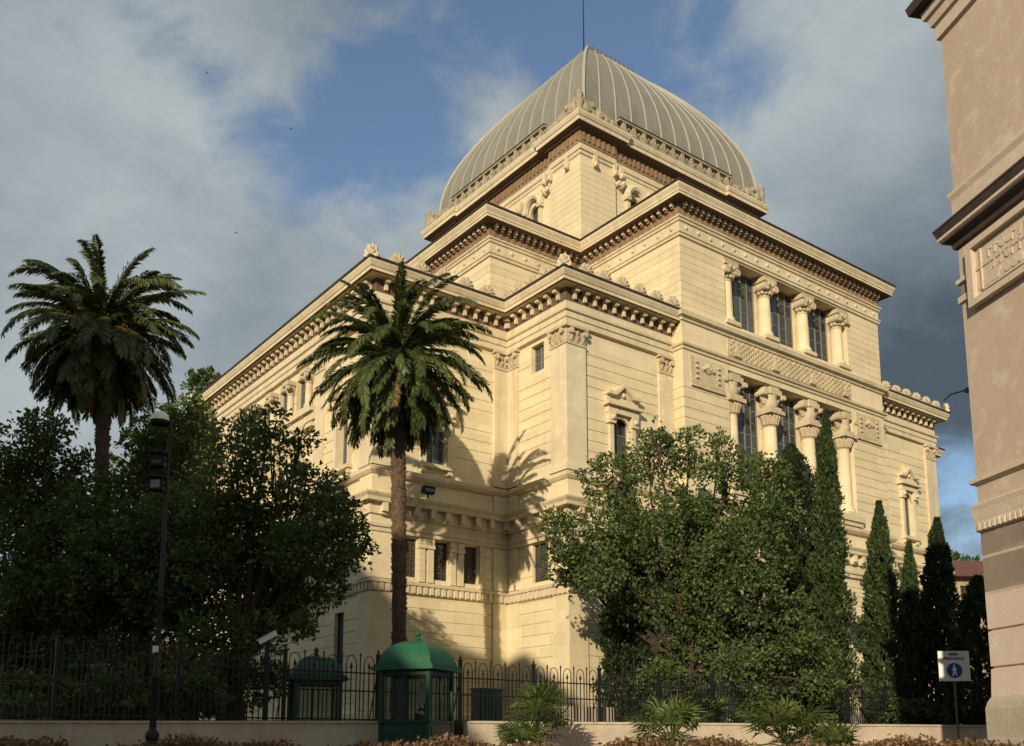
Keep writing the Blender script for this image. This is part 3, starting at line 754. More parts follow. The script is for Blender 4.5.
mb = MB(); mb.sweep(PL, [(0,zc-.16),(.06,zc-.12),(.08,zc),(.20,zc+.05)]); mb.sweep(PL, [(.20,zc+.05),(.21,zc+.14),(.25,zc+.17),(.29,zc+.30)]); mb.build('cornice', M['bdark'], pal)
mb = MB(); mb.sweep(PL, [(.205,zc+.08),(.245,zc+.11),(.245,zc+.17),(.22,zc+.19)]); mb.build('cornice_fillet', M['btrim'], pal)
mb = MB(); mb.sweep(PL, [(0,zc+.44),(.2,zc+.38),(.30,zc+.31),(.30,zc+.35),(0,zc+.48)]); mb.build('cornice_top', M['bdark'], pal)
mb = MB(); mb.sweep(PL, [(.03,zc+.4),(.04,zs_[197]-.1),(.08,zs_[197]),(.08,zs_[197]+.08),(0,zs_[197]+.12)]); mb.build('attic_band', M['btrim'], pal)
zr = zs_[33]+.05
mb = MB(); mb.sweep(PL, [(0,zr-.2),(.07,zr-.17),(.07,zr+.1),(.13,zr+.14),(.16,zr+.3),(.22,zr+.34),(.24,zr+.5),(.1,zr+.55)]); mb.build('roof_moulding', M['btrim'], pal)
mb = MB(); mb.sweep(PL, [(.1,zr+.52),(.40,zr+.56),(.44,zr+.74),(0,zr+.9)]); mb.add([(x,y,zr+.88) for x,y in PL],[(0,1,2,3)]); mb.build('eave', M['bdark'], pal)
for o in list(pal.children):
    if o.name.startswith('wall'): o.scale.z = 1
# plaque
def sK(px, py):       # distance along the wall from the far corner, and height, at a pixel
    r = ray(px,py); n = Vector((-.98162,-.19085,0)); k = (Vector((KP.x,KP.y,0))).dot(n)/r.dot(n); p = r*k+Vector((0,0,EYE)); return (p-KP).dot(Vector((.19085,-.98162,0))), p.z
q0, zb = sK(975.5,309); _, ztp = sK(966.5,243)
FP0 = FP[0]; zq1 = zc-.28
m = MB(); m.box(q0,q0+.16,0,.14,zb,zq1,FP0); m.box(q0+3.6,q0+3.76,0,.14,zb,zq1,FP0); m.box(q0+.16,q0+3.6,0,.14,zb,zb+.12,FP0); m.box(q0+.16,q0+3.6,0,.14,zq1-.12,zq1,FP0); m.box(q0+.16,q0+3.6,0,.04,zb+.12,zq1-.12,FP0)
pq = m.build('plaque', M['btrim'], pal)
m = MB(); m.box(q0+.34,q0+3.42,.04,.075,zb+.2,zb+.23,FP0); m.box(q0+.30,q0+.33,.04,.075,zb+.23,zq1-.2,FP0); m.build('inner_border', M['btrim'], pq)
rr = random.Random(3)        # weathered, no longer readable carved letters
for k in range(3):
    m = MB(); zz = zq1-.36-k*.25; q = q0+.5+(.1*k); m.box(q0+.45,q0+3.3,.038,.043,zz-.11,zz+.11,FP0)
    while q < q0+3.2:
        a = rr.choice((0,1,2))
        if a == 0: m.box(q,q+.03,.042,.06,zz-.09,zz+.09,FP0); m.box(q+.032,q+.1,.042,.058,zz+.04,zz+.07,FP0)
        elif a == 1: m.prism([(q,zz-.09),(q+.03,zz-.09),(q+.09,zz+.09),(q+.06,zz+.09)],.042,.058,lambda x,y,d: FP0(x,d,y))
        else: m.lathe([(.05,0),(.08,0),(.08,.018),(.05,.018)],(0,0,0),9,lambda x,y,z: FP0(q+.06+x,.042+z,zz+y))
        q += rr.uniform(.13,.19)
    m.build('worn_inscription', M['btrim'], pq)
# iron bracket poking out from the corner
zb2 = zK(389); m = MB(); m.tube([(.15,.1,zb2),(-.35,-.12,zb2+.02),(-.52,-.16,zb2-.05)],[.02,.015,.012],6); m.box(-.1,0,-.02,.05,zb2-.04,zb2+.04); m.build('iron_bracket', M['iron'], pal)

# ------------------------------------------------------------------ ground
def sheet(name, pts, mt): 
    m = MB(); m.add(pts, [tuple(range(len(pts)))]); return struct(m.build(name, mt))
g = MB(); nn = 24
g.add([(0,0,-.02)]+[(1500*math.cos(2*PI*i/nn),1500*math.sin(2*PI*i/nn),-.02) for i in range(nn)], [(0,i+1,(i+1)%nn+1) for i in range(nn)])
struct(g.build('ground', M['paving']))
sheet('road', [(-70,-9,-.012),(70,-9,-.012),(70,7,-.012),(-70,7,-.012)], M['asphalt'])
m = MB()
for i in range(-10,11): m.box(i*6-1.2,i*6+1.2,-1.06,-.94,-.011,-.006)
struct(m.build('road_marking', M['white']))
m = MB(); m.box(-70,70,7.0,10.6,-.1,.13); struct(m.build('pavement', M['paving']))
m = MB(); m.box(-70,70,6.82,6.998,-.1,.135); struct(m.build('kerb', M['travertine']))
m = MB(); m.box(-70,70,10.6,10.9,-.1,1.2); struct(m.build('planter_kerb', M['travertine']))
m = MB(); m.box(-70,70,10.902,15.0,-.1,1.1); struct(m.build('planting_bed', M['soil']))
m = MB(); m.box(-70,70,15.0,26.,-.1,1.18); struct(m.build('upper_pavement', M['paving']))
# low retaining wall, seen just over the hedge, either side of the guard kiosk
WA = Vector((-14.,20.9)); WB = Vector((-2.35,21.3)); WC = Vector((-.95,21.35)); WD = Vector((16.,27.5))
def wline(x): return 21.3+(x+2.35)*(.0343 if x < -2 else .36)*1.0
def low_wall(name, a, b, label, h=2.03):
    o = thing(name, label, 'wall', (a.x,a.y,0), math.atan2((b-a).y,(b-a).x)); L = (b-a).length
    m = MB(); m.box(0,L,0,.4,1.0,h); m.build('body', M['wall'], o)
    m = MB(); n = int(L/2.6)
    for i in range(n): m.box(L*i/n+.006,L*(i+1)/n-.006,-.03,.43,h+.002,h+.05)
    m.build('coping', M['wall'], o); return o
WAx = Vector((-34.,20.6))
low_wall('low_wall', WAx, WB, 'long low rendered wall in shade below the dark trees left of the kiosk')
low_wall('low_wall', WC, WD, 'sunlit beige low wall with fan palms in front, right of the kiosk')
gp = [(-60,21.1),(-34,21.0),(-2.35,21.7),(-.95,21.75),(16.2,27.9),(60,44),(60,160),(-60,160)]
m = MB(); m.prism(gp, 1.0, 2.1); struct(m.build('garden', M['lawn']))

# ------------------------------------------------------------------ iron fence, parallel to the front of the synagogue
DU = Vector((math.sin(.92497),math.cos(.92497),0)); FB = at(460,700,30.0); FB.z = 0
fz0, fz1 = 2.13, 4.02
fen = thing('iron_fence', 'black wrought iron fence with pointed arches along the garden', 'fence', (FB.x,FB.y,0), RZ)
m = MB(); m.box(-29.,46.,-.18,.18,1.9,fz0); m.build('plinth', M['travertine'], fen)
UN = .58; PW = UN*5
m = MB(); bw = .013
for i in range(5):
    c = UN*(i+.5)
    m.box(c-.29-bw+ (0.02 if i==0 else 0),c-.29+bw+(0.02 if i==0 else 0),-bw,bw,fz0,fz1+.06); m.lathe([(.012,0),(.035,.04),(.0,.14)],(c-.29,0,fz1+.05),6)
    for s in (-1,1): m.box(c+s*.165-bw,c+s*.165+bw,-bw,bw,fz0+.04,fz1-.22)
    m.tube([(c+.165*math.cos(t)*(1 if t<PI/2 else 1),0,fz1-.23+.30*(math.sin(t)**.8)) for t in [PI*k/10 for k in range(11)]], .014, 5)
    m.box(c-bw,c+bw,-bw,bw,fz0+.04,fz1-.30); m.lathe([(.012,0),(.05,.06),(.03,.12),(.0,.22)],(c,0,fz1-.31),6)
for z in (fz0+.14,fz0+.95,fz1-.42): m.box(0,PW,-.017,.017,z-.02,z+.02)
pan = m.build('panel', M['iron'], fen)
m = MB(); m.box(-.045,.045,-.045,.045,fz0-.02,fz1+.1); m.box(-.065,.065,-.065,.065,fz1+.1,fz1+.14); m.lathe([(.02,0),(.04,.05),(.03,.09),(.0,.17)],(0,0,fz1+.14),8); m.tube([(0,.05,fz1-.5),(0,.5,fz0)],.018,6)
post = m.build('post', M['iron'], fen)
for i in range(-10,16):
    for src in (pan,post):
        if i == -10: src.location.x = i*PW; continue
        o = src.copy(); COL.objects.link(o); o.location.x = i*PW

# ------------------------------------------------------------------ guard kiosk with green dome
def dome_sq(m, w, h, z, n=10, p=2.0, cut=1.):
    vs = []; fs = []
    for i in range(n+1):
        t = PI/2*i/n*cut; ww = w*max(.02,math.cos(t))**(.9); zz = z+h*math.sin(t)
        vs += [(-ww,-ww,zz),(ww,-ww,zz),(ww,ww,zz),(-ww,ww,zz)]
    for i in range(n):
        for k in range(4): fs.append((i*4+k,i*4+(k+1)%4,(i+1)*4+(k+1)%4,(i+1)*4+k))
    fs.append((n*4,n*4+1,n*4+2,n*4+3)); m.add(vs,fs)
def kiosk(name, label, p, rz, sc, roofm, bodym, zb, group=None):
    k = thing(name, label, 'kiosk', (p.x,p.y,zb), rz, group); k.scale = (sc,sc,sc)
    w = .62
    m = MB()
    m.box(-w,w,-w,w,0,.10); m.build('base', M['travertine'], k)
    for i in range(4):                           # panelled lower sides
        R = Matrix.Rotation(PI/2*i,3,'Z'); T = lambda x,y,z,R=R: tuple(R@Vector((x,y,z)))
        m = MB(); m.box(-w+.07,w-.07,-w+.02,-w+.07,.10,.95,T); m.box(-w+.14,w-.14,-w+.0,-w+.02,.2,.85,T); m.box(-w+.02,w-.02,-w-.03,-w+.08,.952,1.0,T); m.build('side_panel', bodym, k)
        m = MB(); m.box(-w+.07,-.02,-w+.04,-w+.052,1.0,1.98,T); m.box(.02,w-.07,-w+.04,-w+.052,1.0,1.98,T); m.build('glazing', M['kglass'], k)
        m = MB(); m.box(-.02,.02,-w+.02,-w+.07,1.0,1.98,T); m.box(-w+.07,w-.07,-w+.02,-w+.07,1.98,2.08,T); m.build('mullion', bodym, k)
        m = MB(); m.box(-w,-w+.09,-w,-w+.09,.1,2.08,T); m.build('corner_post', bodym, k)
    m = MB(); m.box(-.76,.76,-.76,.76,2.10,2.17); m.box(-.72,.72,-.72,.72,2.172,2.23); m.build('eave', roofm, k)
    m = MB(); dome_sq(m,.64,.56,2.232); m.build('dome_roof', roofm, k, 40)
    m = MB(); m.lathe([(.05,0),(.07,.05),(.03,.09),(.07,.15),(.05,.2),(.0,.26)],(0,0,2.78),10); m.build('finial', roofm, k, 40)
    return k
mk, nt, b = newmat('kiosk_glass'); b.inputs['Base Color'].default_value = (.05,.07,.06,1); b.inputs['Roughness'].default_value = .08
nt.links.new(mixc(nt, noise(nt, mapping(nt), 3, 4), (.03,.045,.04), (.10,.13,.115)), b.inputs['Base Color'])
tr = N(nt,'ShaderNodeBsdfTransparent'); tr.inputs[0].default_value = (.86,.90,.87,1); ms = N(nt,'ShaderNodeMixShader'); ms.inputs[0].default_value = .14
nt.links.new(tr.outputs[0],ms.inputs[1]); nt.links.new(b.outputs[0],ms.inputs[2]); nt.links.new(ms.outputs[0],nt.nodes['Material Output'].inputs['Surface'])
M['kglass'] = mk
kp = at(417,700,20.4)
kz = EYE+(743-671.5)/F_PX*20.4-2.12*.94
kio = kiosk('guard_kiosk', 'green domed guard kiosk with glass sides by the low wall', kp, math.radians(-22), .94, M['green'], M['dgreen'], kz)
m = MB(); m.box(-.45,.45,-.1,.35,.9,.95); m.box(-.4,-.36,-.05,.3,.1,.9); m.box(.36,.4,-.05,.3,.1,.9); o = m.build('desk', M['dgreen'], kio)
pp = kio.matrix_basis
def on_kiosk(x,y,z): return Matrix.Translation((kp.x,kp.y,kz)) @ Matrix.Rotation(math.radians(-22),4,'Z') @ Vector((x,y,z))
t = thing('desk_telephone','dark telephone and papers on the desk inside the green kiosk','telephone',on_kiosk(.1,.1,.952),math.radians(-22))
m = MB(); m.prism([(-.13,0),(.13,0),(.13,.05),(-.13,.16)],-.1,.1,lambda x,y,z: (x,z,y)); m.build('body', M['ink'], t); m = MB(); m.tube([(-.12,-.02,.2),(-.06,0,.24),(.06,0,.2),(.12,.02,.14)],.025,6); m.build('handset', M['ink'], t)
m = MB(); m.prism([(-.14,0),(.14,0),(.17,.42),(-.05,.46)],0,.02,lambda x,y,z:(x,z,y)); o = m.build('paper_notice', M['white']); o.location = on_kiosk(-.05,.3,1.32); o.rotation_euler = (math.radians(-4),0,math.radians(-22)); tag(o,'white paper hung inside the green kiosk behind the glass','notice')
k2p = at(315,700,29.2)
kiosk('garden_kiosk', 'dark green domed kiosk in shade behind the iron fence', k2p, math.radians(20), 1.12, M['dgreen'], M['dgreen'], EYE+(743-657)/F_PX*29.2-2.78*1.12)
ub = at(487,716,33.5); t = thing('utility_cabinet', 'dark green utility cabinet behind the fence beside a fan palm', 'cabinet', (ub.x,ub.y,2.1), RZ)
m = MB(); m.box(-.5,.5,-.25,.25,.08,1.3); m.box(-.54,.54,-.29,.29,1.302,1.36); m.box(-.46,.46,-.2,.2,0,.08); m.build('body', M['dgreen'], t)
for s in (-1,1):
    m = MB(); m.box(min(0.01*s,.46*s),max(.01*s,.46*s),-.27,-.25,.15,1.24)
    for i in range(5): m.box(min(.08*s,.38*s),max(.08*s,.38*s),-.28,-.27,.9+.05*i,.925+.05*i)
    m.build('door', M['dgreen'], t)

# ------------------------------------------------------------------ street lamp and friends
LY = 18.6; lb = at(152.5,730,LY); LX = lb.x
def zat(py, X, Y):
    lo, hi = -5., 80.
    for _ in range(50):
        mid = (lo+hi)/2; d = Vector((X,Y,mid-EYE)); yf = d.y*_c+d.z*_s; zu = -d.y*_s+d.z*_c
        if CY-F_PX*zu/yf > py: lo = mid
        else: hi = mid
    return lo
zl = lambda py: zat(py,LX,LY)
lam = thing('street_lamp', 'tall dark lamp post with pale domed lamp before the dark trees', 'street lamp', (LX,LY,1.18))
m = MB(); b0 = 1.18; ztop = zl(416)-b0
m.lathe([(.065,.55),(.058,1.6),(.072,1.62),(.072,1.72),(.054,1.75),(.046,3.2),(.058,3.22),(.058,3.3),(.042,3.33),(.032,ztop),(.02,ztop+.05)],(0,0,0),12); m.build('pole', M['iron'], lam, 40)
m = MB(); m.lathe([(.17,-.1),(.17,.1),(.13,.16),(.15,.2),(.15,.4),(.11,.46),(.13,.52),(.13,.6),(.07,.68)],(0,0,0),12); m.build('foot', M['iron'], lam, 40)
zh = zl(420)-b0
m = MB(); m.tube([(0,0,zh-.25),(-.02,0,zh+.02),(-.1,0,zh+.1),(-.19,0,zh+.08)],.028,7); m.lathe([(.05,.03),(.13,0),(.2,-.05),(.19,-.09),(.05,-.1)],(-.21,0,zh),12); m.build('arm', M['iron'], lam, 40)
m = MB(); m.lathe([(.205,0),(.2,.05),(.17,.12),(.1,.185),(.02,.205)],(-.21,0,zh-.03),16); m.build('lamp_dome', M['lampglass'], lam, 60)
m = MB(); m.box(-.06,.05,-.085,-.07,2.15-.0,2.27); m.build('sticker', M['white'], lam)
for i, (py, lab) in enumerate(((461,'upper of two black floodlights hung on the lamp post'),(485,'lower black floodlight with grey glass hung on the lamp post'))):
    X = LX-.26; z = zat(py,X,LY); t = thing('floodlight', lab, 'floodlight', (X+.075,LY,z), 0, 'floodlights on the lamp post'); t.scale = (.68,.68,.72)
    m = MB(); m.prism([(-.2,-.2),(.2,-.2),(.16,.18),(-.16,.18)],-.17,.2,lambda x,y,zz:(x,y,zz)); m.build('housing', M['iron'], t)
    m = MB(); m.prism([(-.24,.16),(-.24,.23),(.22,.23),(.22,.16)],-.34,.2,lambda x,y,zz:(x,zz,y)); m.build('visor', M['iron'], t)
    m = MB(); m.box(-.13,.14,-.215,-.202,-.12,.1 if i else -.02); m.build('lens', M['grey'] if i else M['glass'], t)
    m = MB(); m.tube([(.16,0,0),(.26,0,0)],.03,6); m.build('bracket', M['iron'], t)

# security camera on a post by the fence
sp = at(268,640,25.6); t = thing('security_camera', 'white security camera on dark post left of the garden kiosk', 'camera', (sp.x,sp.y,2.0))
m = MB(); hz_ = sp.z-2.0; m.tube([(0,0,0),(0,0,hz_-.1)],.05,8); m.tube([(0,0,hz_-.1),(.02,-.02,hz_)],.025,6); m.build('post', M['iron'], t)
m = MB(); T = lambda x,y,z: tuple(Matrix.Translation((0,0,hz_+.05))@Matrix.Rotation(math.radians(-28),4,'Y')@Vector((x,y,z))); m.box(-.25,.25,-.07,.07,-.06,.07,T); m.box(-.3,.27,-.085,.085,.07,.085,T); m.build('housing', M['white'], t)
m = MB(); m.box(-.262,-.25,-.055,.055,-.045,.055,T); m.build('lens', M['glass'], t)
# floodlight on the ledge behind the palm
q = W(-5.35,4.4,13.56); t = thing('ledge_floodlight', 'small dark floodlight standing on the ledge behind the palm trunk', 'floodlight', q, RZ)
m = MB(); m.box(-.32,.32,-.14,.14,.2,.55,lambda x,y,z:(x,y-.25*(z-.2),z)); m.build('housing', M['iron'], t); m = MB(); m.box(-.26,.26,-.2,-.175,.26,.48); m.build('lens', M['glass'], t); m = MB(); m.box(-.04,.04,-.04,.04,0,.2); m.build('stand', M['iron'], t)
# wall lantern low on the right of the front
def fr_at(px, py, v):
    r = ray(px,py); n = RS@Vector((0,1,0)); p0 = W(0,v,0); k = (p0-Vector((0,0,EYE))).dot(n)/r.dot(n); return Vector((0,0,EYE))+r*k
q = fr_at(855,632,-1.5); t = thing('wall_lantern', 'black iron lantern on curled bracket on the wall between the cypresses', 'lantern', q, RZ)
m = MB(); m.lathe([(.16,-.35),(.26,.35),(.16,.37)],(0,0,0),6); m.build('glass_body', M['glass'], t)
m = MB(); m.lathe([(.31,.37),(.2,.55),(.05,.66),(.07,.72),(0,.85)],(0,0,0),6); m.lathe([(.0,-.62),(.1,-.5),(.18,-.36)],(0,0,0),6)
for k in range(6):
    a = PI/3*k; m.tube([(.16*math.cos(a),.16*math.sin(a),-.35),(.27*math.cos(a),.27*math.sin(a),.37)],.025,5)
m.build('frame', M['iron'], t)
m = MB(); m.tube([(0,0,-.6),(0,.15,-.95),(0,.4,-1.0),(0,.6,-.8)],.04,6); m.box(-.12,.12,.55,.6,-1.2,-.5); m.build('bracket', M['iron'], t)

# pedestrian-area sign
SY = 24.4; sp = at(954,666,SY); t = thing('pedestrian_sign', 'white square sign with blue walking figure disc on grey post', 'sign', (sp.x,sp.y,0), math.radians(-6))
hw_ = .378; zc_ = sp.z
m = MB(); m.tube([(.0,.05,1.1),(.0,.05,zc_+.28)],.024,10); m.build('post', M['dgrey'], t)
m = MB(); m.box(-hw_,hw_,-.012,.012,zc_-.38,zc_+.38); o = m.build('plate', M['white'], t)
m = MB(); m.lathe([(.19,0),(.19,.004)],(0,0,0),32,lambda x,y,z:(x-.0,-.012-z,zc_-.115+y)); d_ = m.build('blue_disc', M['blue'], o)
m = MB(); f = lambda x,y,z:(x*1.15,-.0165-z*.004,zc_-.115+y*1.15)
m.lathe([(.022,0),(.022,1)],(0,0.105,0),12,f)
m.prism([(-.025,.08),(.025,.08),(.05,-.0),(.036,-.008),(.022,.03),(.024,-.02),(.05,-.12),(.028,-.12),(0,-.04),(-.034,-.12),(-.058,-.12),(-.026,-.02),(-.022,.03),(-.045,-.012),(-.056,-.002)],0,1,f)
m.build('walking_figure', M['white'], d_)
for txt, z, sz in (('AREA',zc_+.265,.10),('PEDONALE',zc_+.155,.10)):
    cu = bpy.data.curves.new('txt','FONT'); cu.body = txt; cu.size = sz; cu.align_x = 'CENTER'; cu.extrude = .001; cu.offset = .004
    tmp = bpy.data.objects.new('tmp',cu); COL.objects.link(tmp); bpy.context.view_layer.update()
    me = bpy.data.meshes.new_from_object(tmp.evaluated_get(bpy.context.evaluated_depsgraph_get())); bpy.data.objects.remove(tmp)
    me.materials.clear(); me.materials.append(M['ink']); x = link('lettering',me,o); x.location = (0,-.0135,z); x.rotation_euler = (PI/2,0,0)

# ------------------------------------------------------------------ foliage
def leaves_obj(name, P, D, L, Wd, mat, parent=None, fold=.0):
    # P centres (n,3); D direction (n,3) along the leaf; L length, Wd width arrays: diamond leaves
    n = len(P); D = D/np.maximum(1e-6,np.linalg.norm(D,axis=1))[:,None]
    R = rng.normal(size=(n,3)); S = np.cross(D,R); S /= np.maximum(1e-6,np.linalg.norm(S,axis=1))[:,None]
    L = np.broadcast_to(L,(n,))[:,None]; Wd = np.broadcast_to(Wd,(n,))[:,None]
    V = np.empty((n,4,3)); V[:,0] = P-D*L*.5; V[:,1] = P+S*Wd*.5+D*L*.05; V[:,2] = P+D*L*.5; V[:,3] = P-S*Wd*.5+D*L*.05
    me = bpy.data.meshes.new(name); me.vertices.add(n*4); me.vertices.foreach_set('co',V.ravel())
    me.loops.add(n*4); me.loops.foreach_set('vertex_index',np.arange(n*4,dtype=np.int32))
    me.polygons.add(n); me.polygons.foreach_set('loop_start',np.arange(0,n*4,4,dtype=np.int32)); me.polygons.foreach_set('loop_total',np.full(n,4,np.int32))
    me.materials.append(mat); me.update(calc_edges=True); me.validate()
    return link(name, me, parent)
def clump_points(clumps, per):
    out = []; dr = []
    for c, r in clumps:
        n = max(20,int(per*r*r)); d = rng.normal(size=(n,3)); d /= np.linalg.norm(d,axis=1)[:,None]
        rad = r*(rng.random(n)**.45)*(1+.15*rng.normal(size=n))
        p = np.array(c)+d*rad[:,None]*np.array([1.15,1.15,.72]); out.append(p); dr.append(d*np.array([1,1,.4])+rng.normal(size=(n,3))*.7-np.array([0,0,.25]))
    return np.concatenate(out), np.concatenate(dr)
def wavy(P, freq, k=7):
    a = 0.
    for _ in range(k):
        w = rng.normal(size=3)*freq; a = a+np.sin(P@w+rng.uniform(0,6.28))
    return a/math.sqrt(k/2)
def broadleaf(name, label, base, lobes, Y, mat, leaf=.26, dens=300, gap=-.35, trunk_r=.3, depth=1., group=None, cat='tree', spur=9):
    # lobes: (x, y, radius) silhouettes in picture units; each gets its own distance, real size, sprays and gaps
    t = thing(name, label, cat, (base.x,base.y,base.z), 0, group); B = Vector(base); lobec = []; PP = []; DD = []
    for px,py,rp in lobes:
        dy = rnd.uniform(-1,1)*depth; c = at(px,py,Y+dy)-B; r = rp/F_PX*(Y+dy); lobec.append((c,r)); ca = np.array(c)
        n = int(dens*r**2.3)+30; d = rng.normal(size=(n,3)); d /= np.linalg.norm(d,axis=1)[:,None]
        PP.append(ca+d*(r*rng.random(n)**.42)[:,None]*np.array([1,1,.88])); DD.append(d*.8+rng.normal(size=(n,3))*.6-np.array([0,0,.15]))
        for _ in range(spur):                   # loose twigs past the outline
            d = rng.normal(size=3)*np.array([1,1,.8]); d /= np.linalg.norm(d); L = r*rng.uniform(.95,1.32); m_ = int(34*max(.5,r))
            k = rng.random(m_)*.5+.5; q = ca+d*(L*k)[:,None]+rng.normal(size=(m_,3))*.11*(1.4-k)[:,None]*max(.6,r)**.5*1.6+np.outer((k-.5)**2*.5*r,[0,0,-.5])
            PP.append(q); DD.append(d*.9+rng.normal(size=(m_,3))*.55)
    P = np.concatenate(PP); D = np.concatenate(DD)
    Q = P*np.array([1,1,1.9]); keep = wavy(Q,2.4)*.65+wavy(Q,5.2)*.6+wavy(P,1.1)*.3 > gap
    P = P[keep]; D = D[keep]; n = len(P)
    leaves_obj('crown', P, D, rng.uniform(.65,1.35,n)*leaf, rng.uniform(.7,1.3,n)*leaf*.58, mat, t)
    m = MB(); cen = sum((c for c,_ in lobec), Vector())/len(lobec)
    top = Vector((cen.x*.45,cen.y*.45,max(1.,cen.z*.62)))
    pts = [Vector((0,0,-.15)), Vector((rnd.uniform(-.1,.1),0,top.z*.3)), Vector((top.x*.5,top.y*.5,top.z*.65)), top]
    m.tube(pts, [trunk_r*1.3,trunk_r,trunk_r*.85,trunk_r*.7], 10)
    for c, r in lobec:
        tk = rnd.uniform(.30,.98) if c.z > top.z*.7 else rnd.uniform(.2,.5); st = pts[1].lerp(pts[2],tk/.6) if tk < .6 else pts[2].lerp(pts[3],(tk-.6)/.4)
        mid = st.lerp(c,.5)+Vector((rnd.uniform(-.4,.4),rnd.uniform(.0,.6),rnd.uniform(-.1,.4)))
        m.tube([st,st.lerp(mid,.35)+Vector((0,0,.25)),mid,mid.lerp(c,.6)+Vector((rnd.uniform(-.2,.2),0,.15)),c], [trunk_r*.4,trunk_r*.3,trunk_r*.18,trunk_r*.11,trunk_r*.05], 6)
        for _ in range(4):
            d = Vector((rnd.gauss(0,1),rnd.gauss(0,1),rnd.gauss(0,.8))).normalized()*r*.8; m.tube([c.lerp(mid,.3),c+d*.5+Vector((0,0,.1)),c+d],[trunk_r*.10,trunk_r*.06,.012],5)
    m.build('trunk', M['bark'], t, True); return t
GZ = 2.1
def gpos(px, Y, z=GZ):
    p = at(px,700,Y); return Vector((p.x,p.y,z))

broadleaf('broadleaf_tree','big bushy green tree in front of the synagogue corner',gpos(688,43.2),
  [(580,535,38),(560,560,26),(612,480,34),(650,455,32),(690,450,28),(730,465,32),(765,475,28),(775,505,26),(640,530,46),(700,520,46),(745,545,42),(770,565,26),(600,575,28),(655,600,34),(710,610,46),(750,630,38),(690,665,36),(735,670,36),(625,560,30),(556,528,18),(760,520,30),(655,430,12),(720,440,12),(665,560,44),(720,570,40),(690,500,40),(750,590,36),(575,570,22),(625,610,24),(690,585,30),(690,635,34),(785,640,34),(815,655,26),(780,675,28),(820,685,20),(660,680,26),(790,610,24)],41,M['leaf_tree'],.185,1000,-.28,.40,2.4)
# dark group at left, every tree its own
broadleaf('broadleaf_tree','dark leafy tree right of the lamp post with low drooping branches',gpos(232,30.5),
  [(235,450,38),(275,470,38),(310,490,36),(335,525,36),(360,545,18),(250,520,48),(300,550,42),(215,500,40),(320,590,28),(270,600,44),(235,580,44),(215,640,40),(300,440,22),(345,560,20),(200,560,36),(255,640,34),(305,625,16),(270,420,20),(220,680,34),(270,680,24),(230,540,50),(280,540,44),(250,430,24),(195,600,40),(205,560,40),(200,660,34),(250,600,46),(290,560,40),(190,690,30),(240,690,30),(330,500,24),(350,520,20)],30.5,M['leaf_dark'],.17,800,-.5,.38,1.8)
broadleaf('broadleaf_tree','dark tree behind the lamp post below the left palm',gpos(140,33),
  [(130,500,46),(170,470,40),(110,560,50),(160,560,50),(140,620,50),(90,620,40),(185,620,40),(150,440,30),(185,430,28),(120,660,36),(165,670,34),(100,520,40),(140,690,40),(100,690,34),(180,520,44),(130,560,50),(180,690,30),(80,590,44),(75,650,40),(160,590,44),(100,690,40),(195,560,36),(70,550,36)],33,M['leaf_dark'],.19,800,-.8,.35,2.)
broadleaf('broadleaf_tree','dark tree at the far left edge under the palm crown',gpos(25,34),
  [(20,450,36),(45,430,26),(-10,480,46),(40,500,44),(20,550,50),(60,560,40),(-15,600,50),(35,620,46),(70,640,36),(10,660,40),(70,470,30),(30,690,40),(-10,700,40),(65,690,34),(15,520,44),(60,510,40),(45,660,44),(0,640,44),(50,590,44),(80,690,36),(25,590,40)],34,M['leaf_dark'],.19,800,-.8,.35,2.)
broadleaf('broadleaf_tree','pale green tree top showing behind the left cornice',gpos(205,64),
  [(205,395,26),(185,420,30),(215,430,30),(190,460,34),(160,450,30),(225,475,34),(175,500,38),(205,380,16),(140,480,34)],64,M['leaf_tree'],.36,170,-.5,.5,3.)
broadleaf('broadleaf_tree','distant tree above the red roof at right',gpos(958,108,4.),
  [(952,562,14),(966,566,13),(942,568,14),(975,572,12),(958,580,16)],108,M['leaf_tree'],.5,70,-.5,.5,2.)

def cypress(name, label, px0, py_top, py_bot, wpx, Y, mat, per=1., lean=0, n0=19000, shape=1., group='slender cypresses before the front', leaf=.24):
    b = gpos(px0,Y); top = at(px0+lean,py_top,Y); Hh = top.z-GZ; R = wpx/F_PX*Y/2
    t = thing(name, label, 'cypress', b, 0, group); n = int(n0*per)
    h = rng.random(n)**.85; ang = rng.random(n)*2*PI
    prof = np.where(h < .12, .6+.4*h/.12, np.maximum(.03,(1-((h-.12)/.88)**(1.7*shape)))**.75)
    bump = 1+.20*np.sin(h*Hh*2.6+ang*3+1.3*np.sin(ang*2+h*9))+.15*np.sin(h*Hh*6.1+ang*5+2*np.sin(ang*3))
    rad = R*prof*bump*(rng.random(n)**.22)*(1+.10*rng.normal(size=n)*(rng.random(n)<.6))
    dxl = (top.x-b.x)*h
    P = np.stack([rad*np.cos(ang)+dxl, rad*np.sin(ang), .25+h*(Hh-.2)],1)
    D = np.stack([np.cos(ang)*.6,np.sin(ang)*.6,np.ones(n)*1.],1)+rng.normal(size=(n,3))*.5
    keep = wavy(P*np.array([1,1,.55]),4.2)+.5*wavy(P,8.) > -1.5; P = P[keep]; D = D[keep]; n = len(P)
    leaves_obj('crown', P, D, rng.uniform(.6,1.5,n)*leaf, rng.uniform(.6,1.2,n)*leaf*.42, mat, t)
    m = MB(); m.tube([(0,0,-.1),(dxl.max()*.3,0,Hh*.4),(dxl.max()*.8,0,Hh*.85)],[.2,.14,.05],8); m.build('trunk', M['bark'], t); return t
cypress('cypress_tree','tallest slim cypress, rising against the columns right of the big tree',829,412,705,47,45,M['leaf_cyp'],1.3,-3,shape=.72)
